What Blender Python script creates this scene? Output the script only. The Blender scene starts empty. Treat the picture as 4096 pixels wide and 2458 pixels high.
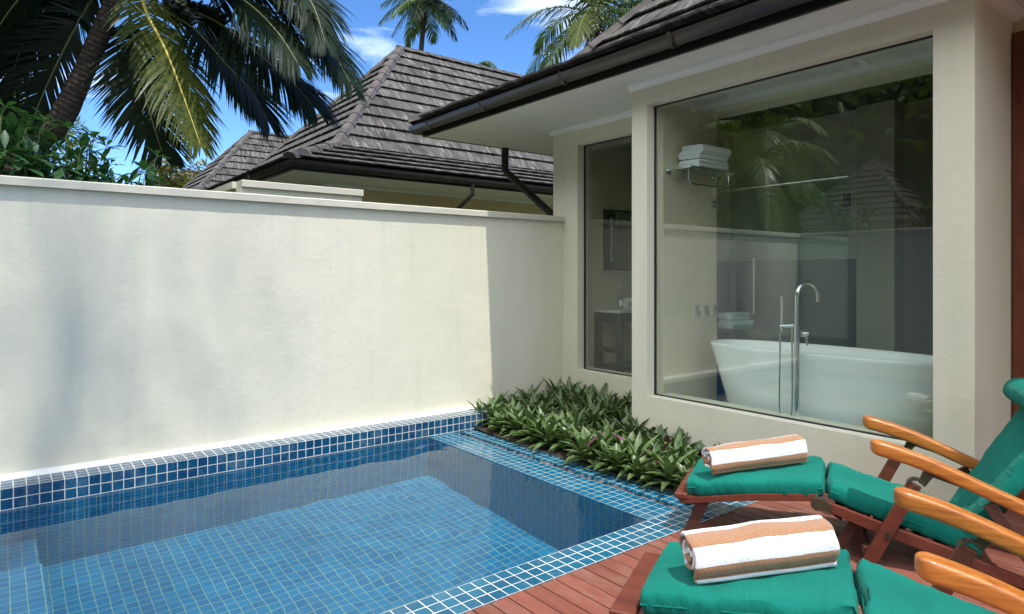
import bpy, bmesh, math, random
from mathutils import Vector, Matrix, noise, Quaternion
R = math.radians
random.seed(7)
sc = bpy.context.scene
C = sc.collection
# ------------------------------------------------------------------ camera, sky, sun, exposure
H = 1.53
CA = R(52.034)
FWD = Vector((math.cos(CA), math.sin(CA), 0)); RGT = Vector((math.sin(CA), -math.cos(CA), 0))
cd = bpy.data.cameras.new('camera'); cam = bpy.data.objects.new('camera', cd); C.objects.link(cam)
cam.location = (0, 0, H)
cam.rotation_euler = (R(90), 0, CA - R(90))
cd.sensor_width = 36; cd.lens = 36 * 2625 / 4096; cd.shift_y = -130 / 4096
cd.clip_start = 0.02; cd.clip_end = 2000
sc.camera = cam
LD = Vector((0.05, 0.424, -1)).normalized()
sun_d = bpy.data.lights.new('sun', 'SUN'); sun = bpy.data.objects.new('sun', sun_d); C.objects.link(sun)
sun_d.energy = 2.05; sun_d.angle = R(0.55); sun_d.color = (1.0, 0.975, 0.93)
sun.rotation_euler = LD.to_track_quat('-Z', 'Y').to_euler(); sun.location = (0, -5, 20)
w = bpy.data.worlds.new('World'); sc.world = w; w.use_nodes = True
nt = w.node_tree; nt.nodes.clear()
out = nt.nodes.new('ShaderNodeOutputWorld'); bg = nt.nodes.new('ShaderNodeBackground'); bg.inputs[1].default_value = 0.15
sky = nt.nodes.new('ShaderNodeTexSky'); sky.sky_type = 'NISHITA'; sky.sun_disc = False
sky.sun_elevation = math.asin(-LD.z); sky.sun_rotation = math.atan2(-LD.x, -LD.y)
sky.air_density = 0.55; sky.dust_density = 0.0; sky.ozone_density = 2.6
tc = nt.nodes.new('ShaderNodeTexCoord'); mp = nt.nodes.new('ShaderNodeMapping')
mp.inputs['Rotation'].default_value = (0, 0, R(20)); mp.inputs['Scale'].default_value = (1.1, 2.2, 5.0)
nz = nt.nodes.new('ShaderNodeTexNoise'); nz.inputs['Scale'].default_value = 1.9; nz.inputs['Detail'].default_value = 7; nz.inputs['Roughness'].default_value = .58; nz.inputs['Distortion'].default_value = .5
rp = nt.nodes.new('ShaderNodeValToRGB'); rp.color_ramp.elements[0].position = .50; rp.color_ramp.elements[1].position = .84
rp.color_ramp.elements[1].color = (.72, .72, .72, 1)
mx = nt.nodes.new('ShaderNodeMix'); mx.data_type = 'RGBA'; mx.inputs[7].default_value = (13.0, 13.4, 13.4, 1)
L = nt.links.new
L(tc.outputs['Generated'], mp.inputs[0]); L(mp.outputs[0], nz.inputs[0]); 
# heavier white cloud added behind the viewer, unseen, as fill light; thin wisps ahead
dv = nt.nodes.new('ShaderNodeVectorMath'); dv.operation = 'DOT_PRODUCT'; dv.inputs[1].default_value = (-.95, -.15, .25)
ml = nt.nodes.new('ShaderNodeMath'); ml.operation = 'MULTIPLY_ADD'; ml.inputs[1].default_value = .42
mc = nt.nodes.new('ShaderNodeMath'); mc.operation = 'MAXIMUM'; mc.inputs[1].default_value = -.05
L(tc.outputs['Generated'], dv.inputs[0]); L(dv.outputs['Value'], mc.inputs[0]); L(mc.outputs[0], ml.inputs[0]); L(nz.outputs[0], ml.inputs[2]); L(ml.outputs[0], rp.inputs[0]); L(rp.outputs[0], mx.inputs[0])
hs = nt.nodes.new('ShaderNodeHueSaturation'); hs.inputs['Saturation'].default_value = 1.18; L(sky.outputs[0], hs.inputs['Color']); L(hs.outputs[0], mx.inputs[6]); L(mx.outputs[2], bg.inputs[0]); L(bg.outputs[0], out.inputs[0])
sc.view_settings.view_transform = 'Standard'; sc.view_settings.look = 'None'
sc.view_settings.exposure = 1.14; sc.view_settings.gamma = 1
sc.cycles.use_denoising = True
sc.cycles.max_bounces = 10; sc.cycles.transparent_max_bounces = 24; sc.cycles.sample_clamp_indirect = 6

# ------------------------------------------------------------------ material helpers
class NT:
    def __init__(s, name):
        s.m = bpy.data.materials.new(name); s.m.use_nodes = True; s.t = s.m.node_tree; s.t.nodes.clear()
        s.out = s.n('OutputMaterial')
    def n(s, k, **kw):
        x = s.t.nodes.new('ShaderNode' + k)
        for a, b in kw.items(): setattr(x, a, b)
        return x
    def l(s, a, b): s.t.links.new(a, b)
    def val(s, x, v):
        if hasattr(v, 'is_output') or isinstance(v, bpy.types.NodeSocket): s.l(v, x)
        else: x.default_value = v
    def math(s, op, a, b=0.0, c=None, clamp=False):
        x = s.n('Math', operation=op); x.use_clamp = clamp
        s.val(x.inputs[0], a); s.val(x.inputs[1], b)
        if c is not None: s.val(x.inputs[2], c)
        return x.outputs[0]
    def mix(s, f, a, b, blend='MIX'):
        x = s.n('Mix', data_type='RGBA', blend_type=blend); s.val(x.inputs[0], f)
        s.val(x.inputs[6], a if not isinstance(a, tuple) else (*a, 1)[:4]); s.val(x.inputs[7], b if not isinstance(b, tuple) else (*b, 1)[:4])
        return x.outputs[2]
    def noise(s, scale, detail=4, rough=.55, vec=None, dist=0):
        x = s.n('TexNoise'); x.inputs['Scale'].default_value = scale; x.inputs['Detail'].default_value = detail
        x.inputs['Roughness'].default_value = rough; x.inputs['Distortion'].default_value = dist
        if vec is not None: s.l(vec, x.inputs['Vector'])
        return x.outputs[0]
    def ramp(s, f, stops):
        x = s.n('ValToRGB'); e = x.color_ramp.elements
        while len(e) < len(stops): e.new(.5)
        for k, (p, c) in enumerate(stops):
            e[k].position = p; e[k].color = (*c, 1) if isinstance(c, tuple) else (c, c, c, 1)
        s.l(f, x.inputs[0]); return x.outputs[0]
    def mapping(s, vec, scale=(1, 1, 1), loc=(0, 0, 0), rot=(0, 0, 0)):
        x = s.n('Mapping'); x.inputs['Scale'].default_value = scale; x.inputs['Location'].default_value = loc; x.inputs['Rotation'].default_value = rot
        s.l(vec, x.inputs[0]); return x.outputs[0]
    def pos(s): return s.n('NewGeometry').outputs['Position']
    def obj(s): return s.n('TexCoord').outputs['Object']
    def uv(s): return s.n('TexCoord').outputs['UV']
    def bump(s, h, strength=.3, dist=.01, normal=None):
        x = s.n('Bump'); x.inputs['Strength'].default_value = strength; x.inputs['Distance'].default_value = dist
        s.l(h, x.inputs['Height'])
        if normal is not None: s.l(normal, x.inputs['Normal'])
        return x.outputs[0]
    def pbr(s, col, rough=.6, bump=None, metal=0, spec=.5, **kw):
        p = s.n('BsdfPrincipled'); s.val(p.inputs['Base Color'], col if not isinstance(col, tuple) else (*col, 1)[:4])
        s.val(p.inputs['Roughness'], rough); s.val(p.inputs['Metallic'], metal); p.inputs['Specular IOR Level'].default_value = spec
        if bump is not None: s.l(bump, p.inputs['Normal'])
        for k, v in kw.items(): s.val(p.inputs[k.replace('_', ' ')], v)
        s.l(p.outputs[0], s.out.inputs[0]); return p

def m_stucco(name, col, amp=1.0, stain=.1):
    t = NT(name); p = t.pos()
    big = t.noise(.9, 5, .6, t.mapping(p, (1, 1, .45)))
    c = t.mix(t.ramp(big, [(.3, 0.0), (.75, 1.0)]), tuple(x * (1 - stain) for x in col), col)
    med = t.noise(9, 6, .6, p)
    c = t.mix(t.ramp(med, [(.62, 0.0), (.8, .35)]), c, tuple(x * .86 for x in col))
    stk = t.noise(1.0, 5, .7, t.mapping(p, (7, 7, .5)))
    c = t.mix(t.ramp(stk, [(.52, 0.0), (.8, .5)]), c, tuple(x * .80 for x in col))
    sz = t.n('SeparateXYZ'); t.l(p, sz.inputs[0]); dr = t.noise(1.0, 4, .75, t.mapping(p, (16, 16, .35)))
    up = t.math('MULTIPLY', t.math('SUBTRACT', sz.outputs[2], 1.3, clamp=True), 1.2, clamp=True)
    dm = t.math('MULTIPLY', t.ramp(dr, [(.52, 0.0), (.70, .14)]), up)
    c = t.mix(dm, c, tuple(x * .62 for x in col))
    h1 = t.noise(110, 3, .6, p); h2 = t.noise(28, 3, .5, p); h3 = t.noise(3.5, 2, .5, p)
    b = t.bump(h1, .32 * amp, .004); b = t.bump(h2, .25 * amp, .008, b); b = t.bump(h3, .25 * amp, .03, b)
    t.pbr(c, .82, b, spec=.25); return t.m

def axis_uv(t, off=(0, 0, 0)):
    g = t.n('NewGeometry'); sp = t.n('SeparateXYZ'); t.l(g.outputs['Position'], sp.inputs[0])
    sn = t.n('SeparateXYZ'); t.l(g.outputs['True Normal'], sn.inputs[0])
    fz = t.math('GREATER_THAN', t.math('ABSOLUTE', sn.outputs[2]), .6); fy = t.math('GREATER_THAN', t.math('ABSOLUTE', sn.outputs[1]), .6)
    X, Y, Z = [t.math('SUBTRACT', sp.outputs[k], off[k]) for k in range(3)]
    def sel(f, a, b):
        return t.math('ADD', t.math('MULTIPLY', f, a), t.math('MULTIPLY', t.math('SUBTRACT', 1, f), b))
    u = sel(fz, X, sel(fy, X, Y)); v = sel(fz, Y, Z)
    return u, v

def m_tiles(name, pitch, cols, grout, gw=.004, off=(0, 0, 0), rough=.12, wob=0.0, spec=.5, pv=None, haze=0.0, bumpy=1.0):
    t = NT(name); u, v = axis_uv(t, off); pv = pv or pitch
    if wob:
        n1 = t.noise(26, 2, .5, t.pos()); u = t.math('ADD', u, t.math('MULTIPLY', t.math('SUBTRACT', n1, .5), wob))
        n2 = t.noise(23, 2, .5, t.mapping(t.pos(), loc=(5, 3, 1))); v = t.math('ADD', v, t.math('MULTIPLY', t.math('SUBTRACT', n2, .5), wob))
    a = t.math('DIVIDE', u, pitch); b = t.math('DIVIDE', v, pv)
    fa = t.math('FRACT', a); fb = t.math('FRACT', b)
    da = t.math('MULTIPLY', t.math('MINIMUM', fa, t.math('SUBTRACT', 1, fa)), pitch)
    db = t.math('MULTIPLY', t.math('MINIMUM', fb, t.math('SUBTRACT', 1, fb)), pv)
    d = t.math('MINIMUM', da, db)
    ir = t.math('MULTIPLY', t.math('SUBTRACT', t.noise(60, 2, .5, t.pos()), .5), gw * .5)
    d = t.math('ADD', d, ir)
    g = t.math('SMOOTH_MAX', 0, 0)
    mr = t.n('MapRange'); mr.interpolation_type = 'SMOOTHSTEP'; t.l(d, mr.inputs[0]); mr.inputs[1].default_value = gw * .42; mr.inputs[2].default_value = gw * .62
    mr.inputs[3].default_value = 1; mr.inputs[4].default_value = 0; g = mr.outputs[0]
    cx = t.n('CombineXYZ'); t.l(t.math('FLOOR', a), cx.inputs[0]); t.l(t.math('FLOOR', b), cx.inputs[1])
    wn = t.n('TexWhiteNoise', noise_dimensions='3D'); t.l(cx.outputs[0], wn.inputs[0])
    k = len(cols); col = t.ramp(wn.outputs[0], [(i / max(1, k - 1), cols[i]) for i in range(k)])
    mot = t.noise(170, 3, .7, t.pos()); col = t.mix(t.ramp(mot, [(.3, 0.0), (.75, .30)]), col, tuple(min(1, x * 1.6 + .006) for x in cols[-1]))
    if haze:
        hz = t.noise(6, 5, .7, t.pos()); col = t.mix(t.ramp(hz, [(.5, 0.0), (.75, haze)]), col, (.45, .52, .55))
    gc = t.mix(t.ramp(t.noise(5, 4, .6, t.pos()), [(.4, 0.0), (.72, .7)]), grout, tuple(x * .55 for x in grout))
    c = t.mix(g, col, gc)
    bp = t.bump(t.math('SUBTRACT', 1, g), .5 * bumpy, .0015); bp = t.bump(wn.outputs[0], .12 * bumpy, .002, bp)
    rr = t.math('ADD', rough, t.math('MULTIPLY', g, .6))
    t.pbr(c, rr, bp, spec=spec); return t.m

def m_wood(name, c1, c2, rough=.35, scale=1.0, axis=0, spec=.5, coat=0.0, rnd=False, dark=None):
    t = NT(name); p = t.obj(); s = [14 * scale] * 3; s[axis] = 1.1 * scale
    oi = t.n('ObjectInfo').outputs['Random']
    cx = t.n('CombineXYZ'); t.l(t.math('MULTIPLY', oi, 37.0), cx.inputs[0]); t.l(t.math('MULTIPLY', oi, 11.0), cx.inputs[1])
    va = t.n('VectorMath', operation='ADD'); t.l(p, va.inputs[0]); t.l(cx.outputs[0], va.inputs[1])
    mpv = t.mapping(va.outputs[0], tuple(s))
    g1 = t.noise(1.6, 6, .62, mpv, 1.2); g2 = t.noise(9, 3, .6, mpv, .4)
    c = t.mix(t.ramp(g1, [(.3, 0.0), (.7, 1.0)]), c1, c2)
    c = t.mix(t.ramp(g2, [(.5, 0.0), (.75, .45)]), c, tuple(x * .55 for x in c1))
    if dark:
        c = t.mix(t.ramp(t.noise(2.2, 5, .65, p), [(.5, 0.0), (.68, dark)]), c, tuple(x * .3 for x in c1))
    b = t.bump(g2, .15, .002)
    t.pbr(c, t.math('ADD', rough, t.math('MULTIPLY', g1, .15)), b, spec=spec, Coat_Weight=coat, Coat_Roughness=.15); return t.m

def m_plain(name, col, rough=.5, metal=0, bump=0, bs=60, spec=.5, vary=.0, **kw):
    t = NT(name); b = None; c = col
    if bump: b = t.bump(t.noise(bs, 4, .6, t.pos()), bump, .004)
    if vary: c = t.mix(t.ramp(t.noise(4, 5, .6, t.pos()), [(.35, 0.0), (.7, 1.0)]), tuple(x * (1 - vary) for x in col), col)
    t.pbr(c, rough, b, metal, spec, **kw); return t.m

def m_leaf(name, c1, c2, rough=.35, trans=.25, spec=.5, tip=None):
    t = NT(name); oi = t.n('ObjectInfo').outputs['Random']
    n = t.noise(2.3, 3, .6, t.pos()); n2 = t.noise(23, 2, .6, t.pos())
    c = t.mix(t.ramp(n2, [(.38, 0.0), (.62, 1.0)]), c1, c2)
    if tip: c = t.mix(t.ramp(n, [(.52, 0.0), (.62, 1.0)]), c, tip)
    d = t.n('BsdfPrincipled'); t.l(c, d.inputs['Base Color']); d.inputs['Roughness'].default_value = rough; d.inputs['Specular IOR Level'].default_value = spec
    tr = t.n('BsdfTranslucent'); t.l(t.mix(1.0, c, (1.0, 1.15, .45), 'MULTIPLY'), tr.inputs[0])
    ms = t.n('MixShader'); ms.inputs[0].default_value = trans; t.l(d.outputs[0], ms.inputs[1]); t.l(tr.outputs[0], ms.inputs[2]); t.l(ms.outputs[0], t.out.inputs[0])
    return t.m

def m_pane(name, tint=(.86, .93, .88), gain=1.0, f0=.045):
    t = NT(name); g = t.n('NewGeometry'); vm = t.n('VectorMath', operation='DOT_PRODUCT')
    t.l(g.outputs['Normal'], vm.inputs[0]); t.l(g.outputs['Incoming'], vm.inputs[1])
    c = t.math('ABSOLUTE', vm.outputs['Value']); f = t.math('POWER', t.math('SUBTRACT', 1, c, clamp=True), 5)
    f = t.math('MULTIPLY', t.math('ADD', t.math('MULTIPLY', f, 1 - f0), f0), gain, clamp=True)
    a = t.n('BsdfTransparent'); a.inputs[0].default_value = (*tint, 1)
    b = t.n('BsdfGlossy'); b.inputs['Roughness'].default_value = 0.0; b.inputs[0].default_value = (1, 1, 1, 1)
    ms = t.n('MixShader'); t.l(f, ms.inputs[0]); t.l(a.outputs[0], ms.inputs[1]); t.l(b.outputs[0], ms.inputs[2]); t.l(ms.outputs[0], t.out.inputs[0])
    return t.m

def m_rooftile():
    t = NT('roof_tile'); uv = t.uv(); sp = t.n('SeparateXYZ'); t.l(uv, sp.inputs[0])
    cell = t.n('CombineXYZ'); t.l(t.math('FLOOR', t.math('DIVIDE', sp.outputs[0], .33)), cell.inputs[0]); t.l(t.math('FLOOR', sp.outputs[1]), cell.inputs[1])
    wn = t.n('TexWhiteNoise', noise_dimensions='3D'); t.l(cell.outputs[0], wn.inputs[0])
    st = t.noise(1.0, 5, .72, t.mapping(uv, (22, .9, 1)), .3)
    st2 = t.noise(1.0, 3, .6, t.mapping(uv, (5.5, .55, 1)))
    c = t.ramp(st, [(.36, (.014, .013, .011)), (.5, (.078, .070, .061)), (.66, (.34, .315, .28))])
    c = t.mix(t.ramp(st2, [(.44, 0.0), (.60, .85)]), c, (.040, .036, .033))
    c = t.mix(t.math('MULTIPLY', wn.outputs[0], .35), c, (.17, .16, .145))
    c = t.mix(t.ramp(t.noise(1.1, 4, .6, t.pos()), [(.5, 0.0), (.75, .5)]), c, (.05, .043, .040))
    b = t.bump(t.noise(1.0, 3, .6, t.mapping(uv, (60, 3, 1))), .5, .008)
    t.pbr(c, .9, b, spec=.2); return t.m

M = {}
M['wall'] = m_stucco('cream_stucco', (.74, .70, .55))
M['wall_warm'] = m_stucco('warm_cream_stucco', (.66, .53, .30), .5)
M['cap'] = m_stucco('cap_render', (.66, .62, .50), .8, .22)
M['soffit'] = m_plain('soffit_paint', (.74, .74, .70), .6, vary=.06)
M['molding'] = m_plain('cornice_paint', (.78, .80, .78), .5)
M['black'] = m_plain('black_fascia', (.010, .010, .009), .35)
M['gutter'] = m_plain('dark_gutter', (.045, .036, .031), .33, vary=.35, bump=.08, bs=8)
M['roof'] = m_rooftile()
M['hipcap'] = m_plain('ridge_tile', (.15, .132, .122), .9, vary=.5, bump=.6, bs=50, spec=.2)
BL = [(.004, .080, .16), (.006, .105, .20), (.010, .145, .25), (.005, .092, .18)]
M['mos_ledge'] = m_tiles('blue_mosaic_ledge', .0695, [(.002, .040, .10), (.003, .055, .125), (.006, .080, .155), (.003, .048, .112)], (.74, .72, .64), .0054, (0, 5.383, .14), haze=.22, wob=.004)
M['mos_pool'] = m_tiles('blue_mosaic_pool', .07, [(.0002, .125, .275), (.0005, .160, .33), (.0012, .205, .38), (.0002, .14, .30)], (.27, .42, .27), .0048, (3.19, 2.576, 0), .25, wob=.004)
M['mos_coping'] = m_tiles('blue_mosaic_coping', .0703, [(.004, .070, .130), (.006, .092, .162), (.013, .122, .190), (.005, .080, .145)], (.80, .80, .74), .0044, (0.0, 2.576, .07), .18, haze=.10)
M['mos_weir'] = m_tiles('blue_mosaic_weir', .07, [(.002, .080, .160), (.003, .10, .195), (.007, .13, .225), (.002, .09, .175)], (.52, .55, .42), .0038, (3.19, 2.576, 0), .12)
M['bathtile'] = m_tiles('beige_bath_tile', .60, [(.60, .54, .40), (.63, .565, .42)], (.66, .60, .48), .004, (5.15, 3.76, .28), .3, pv=.30, bumpy=.3)
M['darkwall'] = m_plain('dark_bath_panel', (.055, .052, .046), .35, vary=.2)
M['midwall'] = m_plain('taupe_bath_wall', (.50, .46, .36), .4, vary=.1)
M['greywall'] = m_plain('grey_lower_panel', (.035, .035, .042), .3)
M['pane'] = m_pane('window_glass', (.955, .985, .965), 1.6)
M['pane_shower'] = m_pane('shower_glass', (.80, .90, .86), 1.0)
M['seal'] = m_plain('black_seal', (.012, .013, .016), .4)
M['chrome'] = m_plain('chrome', (.72, .74, .74), .06, 1.0)
M['ceramic'] = m_plain('white_acrylic', (.86, .87, .84), .15)
M['teak_red'] = m_wood('red_hardwood', (.105, .022, .011), (.175, .040, .018), .42, axis=0, coat=.1, dark=.5)
M['teak_dark'] = m_wood('aged_hardwood', (.050, .016, .010), (.090, .028, .017), .5, axis=0, dark=.5)
M['arm'] = m_wood('varnished_teak', (.30, .085, .014), (.60, .205, .032), .32, 1.3, axis=0, coat=.3)
M['door'] = m_wood('red_door_wood', (.10, .022, .009), (.19, .045, .016), .35, axis=2, dark=.4)
M['brass'] = m_plain('tarnished_brass', (.16, .14, .10), .42, .8, vary=.5)
M['soil'] = m_plain('planter_soil', (.055, .033, .018), .95, bump=1, bs=60, vary=.6)
M['ground'] = m_plain('ground', (.09, .11, .05), .95, bump=.6, bs=8, vary=.5)
M['bark'] = m_plain('bark', (.10, .075, .055), .9, bump=1, bs=25, vary=.5)
M['vanity'] = m_plain('dark_vanity_wood', (.030, .024, .022), .35)
M['stonetop'] = m_plain('pale_stone', (.62, .66, .60), .25, vary=.15)
M['mirror'] = m_plain('mirror', (.85, .88, .86), .02, 1.0)

def deck_mat():
    t = NT('deck_board'); p = t.pos(); g = t.n('SeparateXYZ'); t.l(p, g.inputs[0])
    bi = t.math('FLOOR', t.math('DIVIDE', g.outputs[0], .0955)); bl = t.math('FLOOR', t.math('DIVIDE', t.math('ADD', g.outputs[1], t.math('MULTIPLY', bi, .73)), 1.9))
    cx = t.n('CombineXYZ'); t.l(bi, cx.inputs[0]); t.l(bl, cx.inputs[1])
    wn = t.n('TexWhiteNoise', noise_dimensions='3D'); t.l(cx.outputs[0], wn.inputs[0])
    va = t.n('VectorMath', operation='MULTIPLY_ADD'); t.l(wn.outputs[1], va.inputs[0]); va.inputs[1].default_value = (9, 9, 9); t.l(p, va.inputs[2])
    gr = t.noise(1.5, 7, .68, t.mapping(va.outputs[0], (60, 2.2, 10)), .7)
    sm = t.noise(3.5, 5, .7, t.mapping(va.outputs[0], (2, .8, 1)))
    c = t.ramp(wn.outputs[0], [(0, (.18, .055, .034)), (.5, (.26, .082, .052)), (1, (.225, .085, .06))])
    c = t.mix(t.ramp(gr, [(.45, 0.0), (.75, .75)]), c, (.085, .03, .022))
    c = t.mix(t.ramp(sm, [(.5, 0.0), (.72, .55)]), c, (.30, .17, .125))
    crk = t.noise(1.0, 8, .75, t.mapping(va.outputs[0], (90, 3, 10)), 1.5)
    c = t.mix(t.ramp(crk, [(.66, 0.0), (.70, .9)]), c, (.03, .013, .01))
    t.pbr(c, .52, t.bump(gr, .35, .003), spec=.35); return t.m
M['deck'] = deck_mat()

def fabric_mat():
    t = NT('green_canvas'); u = t.uv(); sp = t.n('SeparateXYZ'); t.l(u, sp.inputs[0])
    rib = t.math('SINE', t.math('MULTIPLY', sp.outputs[0], 2 * math.pi / .0065))
    fade = t.noise(3.5, 4, .6, t.obj()); n = t.noise(700, 2, .5, t.obj())
    c = t.mix(t.ramp(fade, [(.3, 0.0), (.75, 1.0)]), (.001, .112, .082), (.003, .172, .128))
    c = t.mix(t.ramp(n, [(.4, 0.0), (.7, .3)]), c, (.008, .22, .165))
    fo = t.noise(1.0, 3, .55, t.mapping(t.obj(), (26, 5, 9)), 1.0); b0 = t.bump(fo, .55, .012); b = t.bump(rib, .4, .0015, b0); b = t.bump(n, .2, .001, b)
    t.pbr(c, .85, b, spec=.15, Sheen_Weight=.12, Sheen_Roughness=.5, Sheen_Tint=(.3, .8, .65, 1)); return t.m
M['canvas'] = fabric_mat()

def towel_mat(name, period, white, phase, tan=(.46, .23, .115)):
    t = NT(name); sp = t.n('SeparateXYZ'); t.l(t.uv(), sp.inputs[0])
    wob = t.math('MULTIPLY', t.math('SUBTRACT', t.noise(260, 2, .6, t.obj()), .5), .006)
    f = t.math('FRACT', t.math('DIVIDE', t.math('ADD', t.math('ADD', sp.outputs[0], phase), wob), period))
    k = t.math('GREATER_THAN', f, white)
    n = t.noise(330, 2, .7, t.obj()); n2 = t.noise(90, 4, .7, t.obj())
    tn = t.mix(t.ramp(n, [(.35, 0.0), (.65, 1.0)]), tuple(x * .62 for x in tan), tuple(x * 1.15 for x in tan))
    wh = t.mix(t.ramp(n, [(.3, 0.0), (.6, 1.0)]), (.76, .78, .82), (.92, .93, .94))
    c = t.mix(k, wh, tn)
    b = t.bump(n, .9, .004); b = t.bump(n2, .5, .006, b)
    t.pbr(c, .95, b, spec=.05, Sheen_Weight=.4); return t.m
M['towel'] = towel_mat('striped_terry', .140, .48, .045)
M['towel_white'] = m_plain('white_terry', (.80, .83, .83), .95, bump=.8, bs=240, spec=.05)

# ------------------------------------------------------------------ mesh helpers
class MB:
    """collects geometry and links it as ONE mesh object"""
    def __init__(s): s.v = []; s.f = []; s.uv = []; s.sm = []
    def quad(s, pts, uv=None, smooth=False):
        b = len(s.v); s.v += [tuple(p) for p in pts]; s.f.append(tuple(range(b, b + len(pts)))); s.uv.append(uv); s.sm.append(smooth)
    def box(s, x0, x1, y0, y1, z0, z1):
        P = [(x, y, z) for z in (z0, z1) for y in (y0, y1) for x in (x0, x1)]
        for q in ((0, 2, 3, 1), (4, 5, 7, 6), (0, 1, 5, 4), (2, 6, 7, 3), (0, 4, 6, 2), (1, 3, 7, 5)): s.quad([P[i] for i in q])
    def grid(s, rows, smooth=True, closed=False, uv=None):
        """rows: list of equal-length point lists"""
        b = len(s.v); n = len(rows[0])
        for r in rows: s.v += [tuple(p) for p in r]
        m = n if closed else n - 1
        for i in range(len(rows) - 1):
            for j in range(m):
                k = (j + 1) % n
                s.f.append((b + i * n + j, b + i * n + k, b + (i + 1) * n + k, b + (i + 1) * n + j)); s.sm.append(smooth)
                s.uv.append(None if uv is None else [uv[i][j], uv[i][j + 1], uv[i + 1][j + 1], uv[i + 1][j]])
    def tube(s, pts, rad, n=10, caps=True, flat=1.0, smooth=True):
        pts = [Vector(p) for p in pts]; rr = rad if isinstance(rad, (list, tuple)) else [rad] * len(pts)
        t0 = (pts[1] - pts[0]).normalized(); up = Vector((0, 0, 1)) if abs(t0.z) < .9 else Vector((1, 0, 0))
        a = t0.cross(up).normalized(); rows = []
        for i, p in enumerate(pts):
            t = (pts[min(i + 1, len(pts) - 1)] - pts[max(i - 1, 0)]).normalized()
            a = (a - t * a.dot(t)).normalized(); b = t.cross(a)
            rows.append([p + a * math.cos(2 * math.pi * k / n) * rr[i] + b * math.sin(2 * math.pi * k / n) * rr[i] * flat for k in range(n)])
        s.grid(rows, smooth, True)
        if caps: s.quad(rows[0][::-1]); s.quad(rows[-1])
    def prism(s, poly, y0, y1, fn=None):
        """poly in (x,z) extruded along y"""
        fn = fn or (lambda x, y, z: (x, y, z)); n = len(poly)
        A = [fn(x, y0, z) for x, z in poly]; B = [fn(x, y1, z) for x, z in poly]
        b = len(s.v); s.v += A + B
        def add(f): s.f.append(f); s.uv.append(None); s.sm.append(False)
        add(tuple(b + i for i in range(n))); add(tuple(b + n + i for i in reversed(range(n))))
        for i in range(n): add((b + i, b + n + i, b + n + (i + 1) % n, b + (i + 1) % n))
    def lathe(s, prof, c=(0, 0, 0), n=20, smooth=True):
        s.grid([[(c[0] + r * math.cos(2 * math.pi * k / n), c[1] + r * math.sin(2 * math.pi * k / n), c[2] + z) for k in range(n)] for r, z in prof], smooth, True)
    def build(s, name, mat, parent=None, bevel=0, seg=2, smooth=None, weld=False, loc=None):
        me = bpy.data.meshes.new(name); me.from_pydata([tuple(v) for v in s.v], [], s.f)
        for m in (mat if isinstance(mat, list) else [mat]): me.materials.append(m)
        if any(u is not None for u in s.uv):
            ul = me.uv_layers.new(name='UVMap'); k = 0
            for f, u in zip(s.f, s.uv):
                for q in range(len(f)):
                    if u is not None: ul.data[k + q].uv = u[q]
                k += len(f)
        me.polygons.foreach_set('use_smooth', [bool(x) if smooth is None else smooth for x in s.sm])
        if bevel or weld:
            bm = bmesh.new(); bm.from_mesh(me); bmesh.ops.remove_doubles(bm, verts=bm.verts, dist=1e-5)
            bmesh.ops.recalc_face_normals(bm, faces=bm.faces)
            if bevel:
                ed = [e for e in bm.edges if len(e.link_faces) == 2 and e.calc_face_angle(0) > R(28)]
                bmesh.ops.bevel(bm, geom=ed, offset=bevel, segments=seg, affect='EDGES', profile=.6, clamp_overlap=True)
            bm.to_mesh(me); bm.free()
        me.update()
        o = bpy.data.objects.new(name, me); C.objects.link(o)
        if loc is not None: o.location = loc
        if parent is not None: o.parent = parent
        return o

def tag(o, label=None, cat=None, group=None, kind=None):
    if label: o['label'] = label
    if cat: o['category'] = cat
    if group: o['group'] = group
    if kind: o['kind'] = kind
    return o
def empty(name, loc=(0, 0, 0), rz=0, **kw):
    o = bpy.data.objects.new(name, None); C.objects.link(o); o.location = loc; o.rotation_euler = (0, 0, rz); o.empty_display_size = .1
    return tag(o, **kw)
def copy_tree(o, parent=None):
    c = o.copy(); C.objects.link(c); c.parent = parent
    for ch in list(o.children): copy_tree(ch, c)
    return c
def nz3(x, y, z, s=1.0): return noise.noise(Vector((x * s, y * s, z * s)))
def lerp(a, b, t): return a + (b - a) * t

# ================================================================== SETTING
WY = 5.66       # garden wall face
def structure(o): return tag(o, kind='structure')
b = MB()
b.quad([(-400, -400, -1.9), (400, -400, -1.9), (400, 400, -1.9), (-400, 400, -1.9)])
structure(b.build('ground', M['ground']))
# raised soil behind the wall so trees and shrubs have something to stand on
b = MB(); b.box(-60, 60, 5.9, 120, -1.8, .25); b.box(-60, -1.6, -40, 5.89, -1.8, .25); structure(b.build('garden_terrain', M['ground']))

# ---- pool shell
PX0, PX1, PY0, PY1, PZ = -1.25, 3.19, 2.576, 5.383, -1.16
pool = empty('swimming_pool', (1, 4, 0), label='small plunge pool lined with square blue mosaic tiles, full of calm clear water', cat='swimming pool')
inv = Matrix.Translation((-1, -4, 0))
def part(mb, name, mat, parent, **kw):
    o = mb.build(name, mat, parent, **kw); o.matrix_parent_inverse = Matrix.Translation(-Vector(parent.location)); return o
b = MB()
b.quad([(PX0, PY0, PZ), (PX1, PY0, PZ), (PX1, PY1, PZ), (PX0, PY1, PZ)])
b.quad([(PX1, PY0, PZ), (PX1, PY0, -.0), (PX1, PY1, -.0), (PX1, PY1, PZ)])
b.quad([(PX0, PY0, PZ), (PX0, PY1, PZ), (PX0, PY1, 0), (PX0, PY0, 0)])
b.quad([(PX0, PY0, PZ), (PX0, PY0, .0), (PX1, PY0, .0), (PX1, PY0, PZ)])
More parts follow.
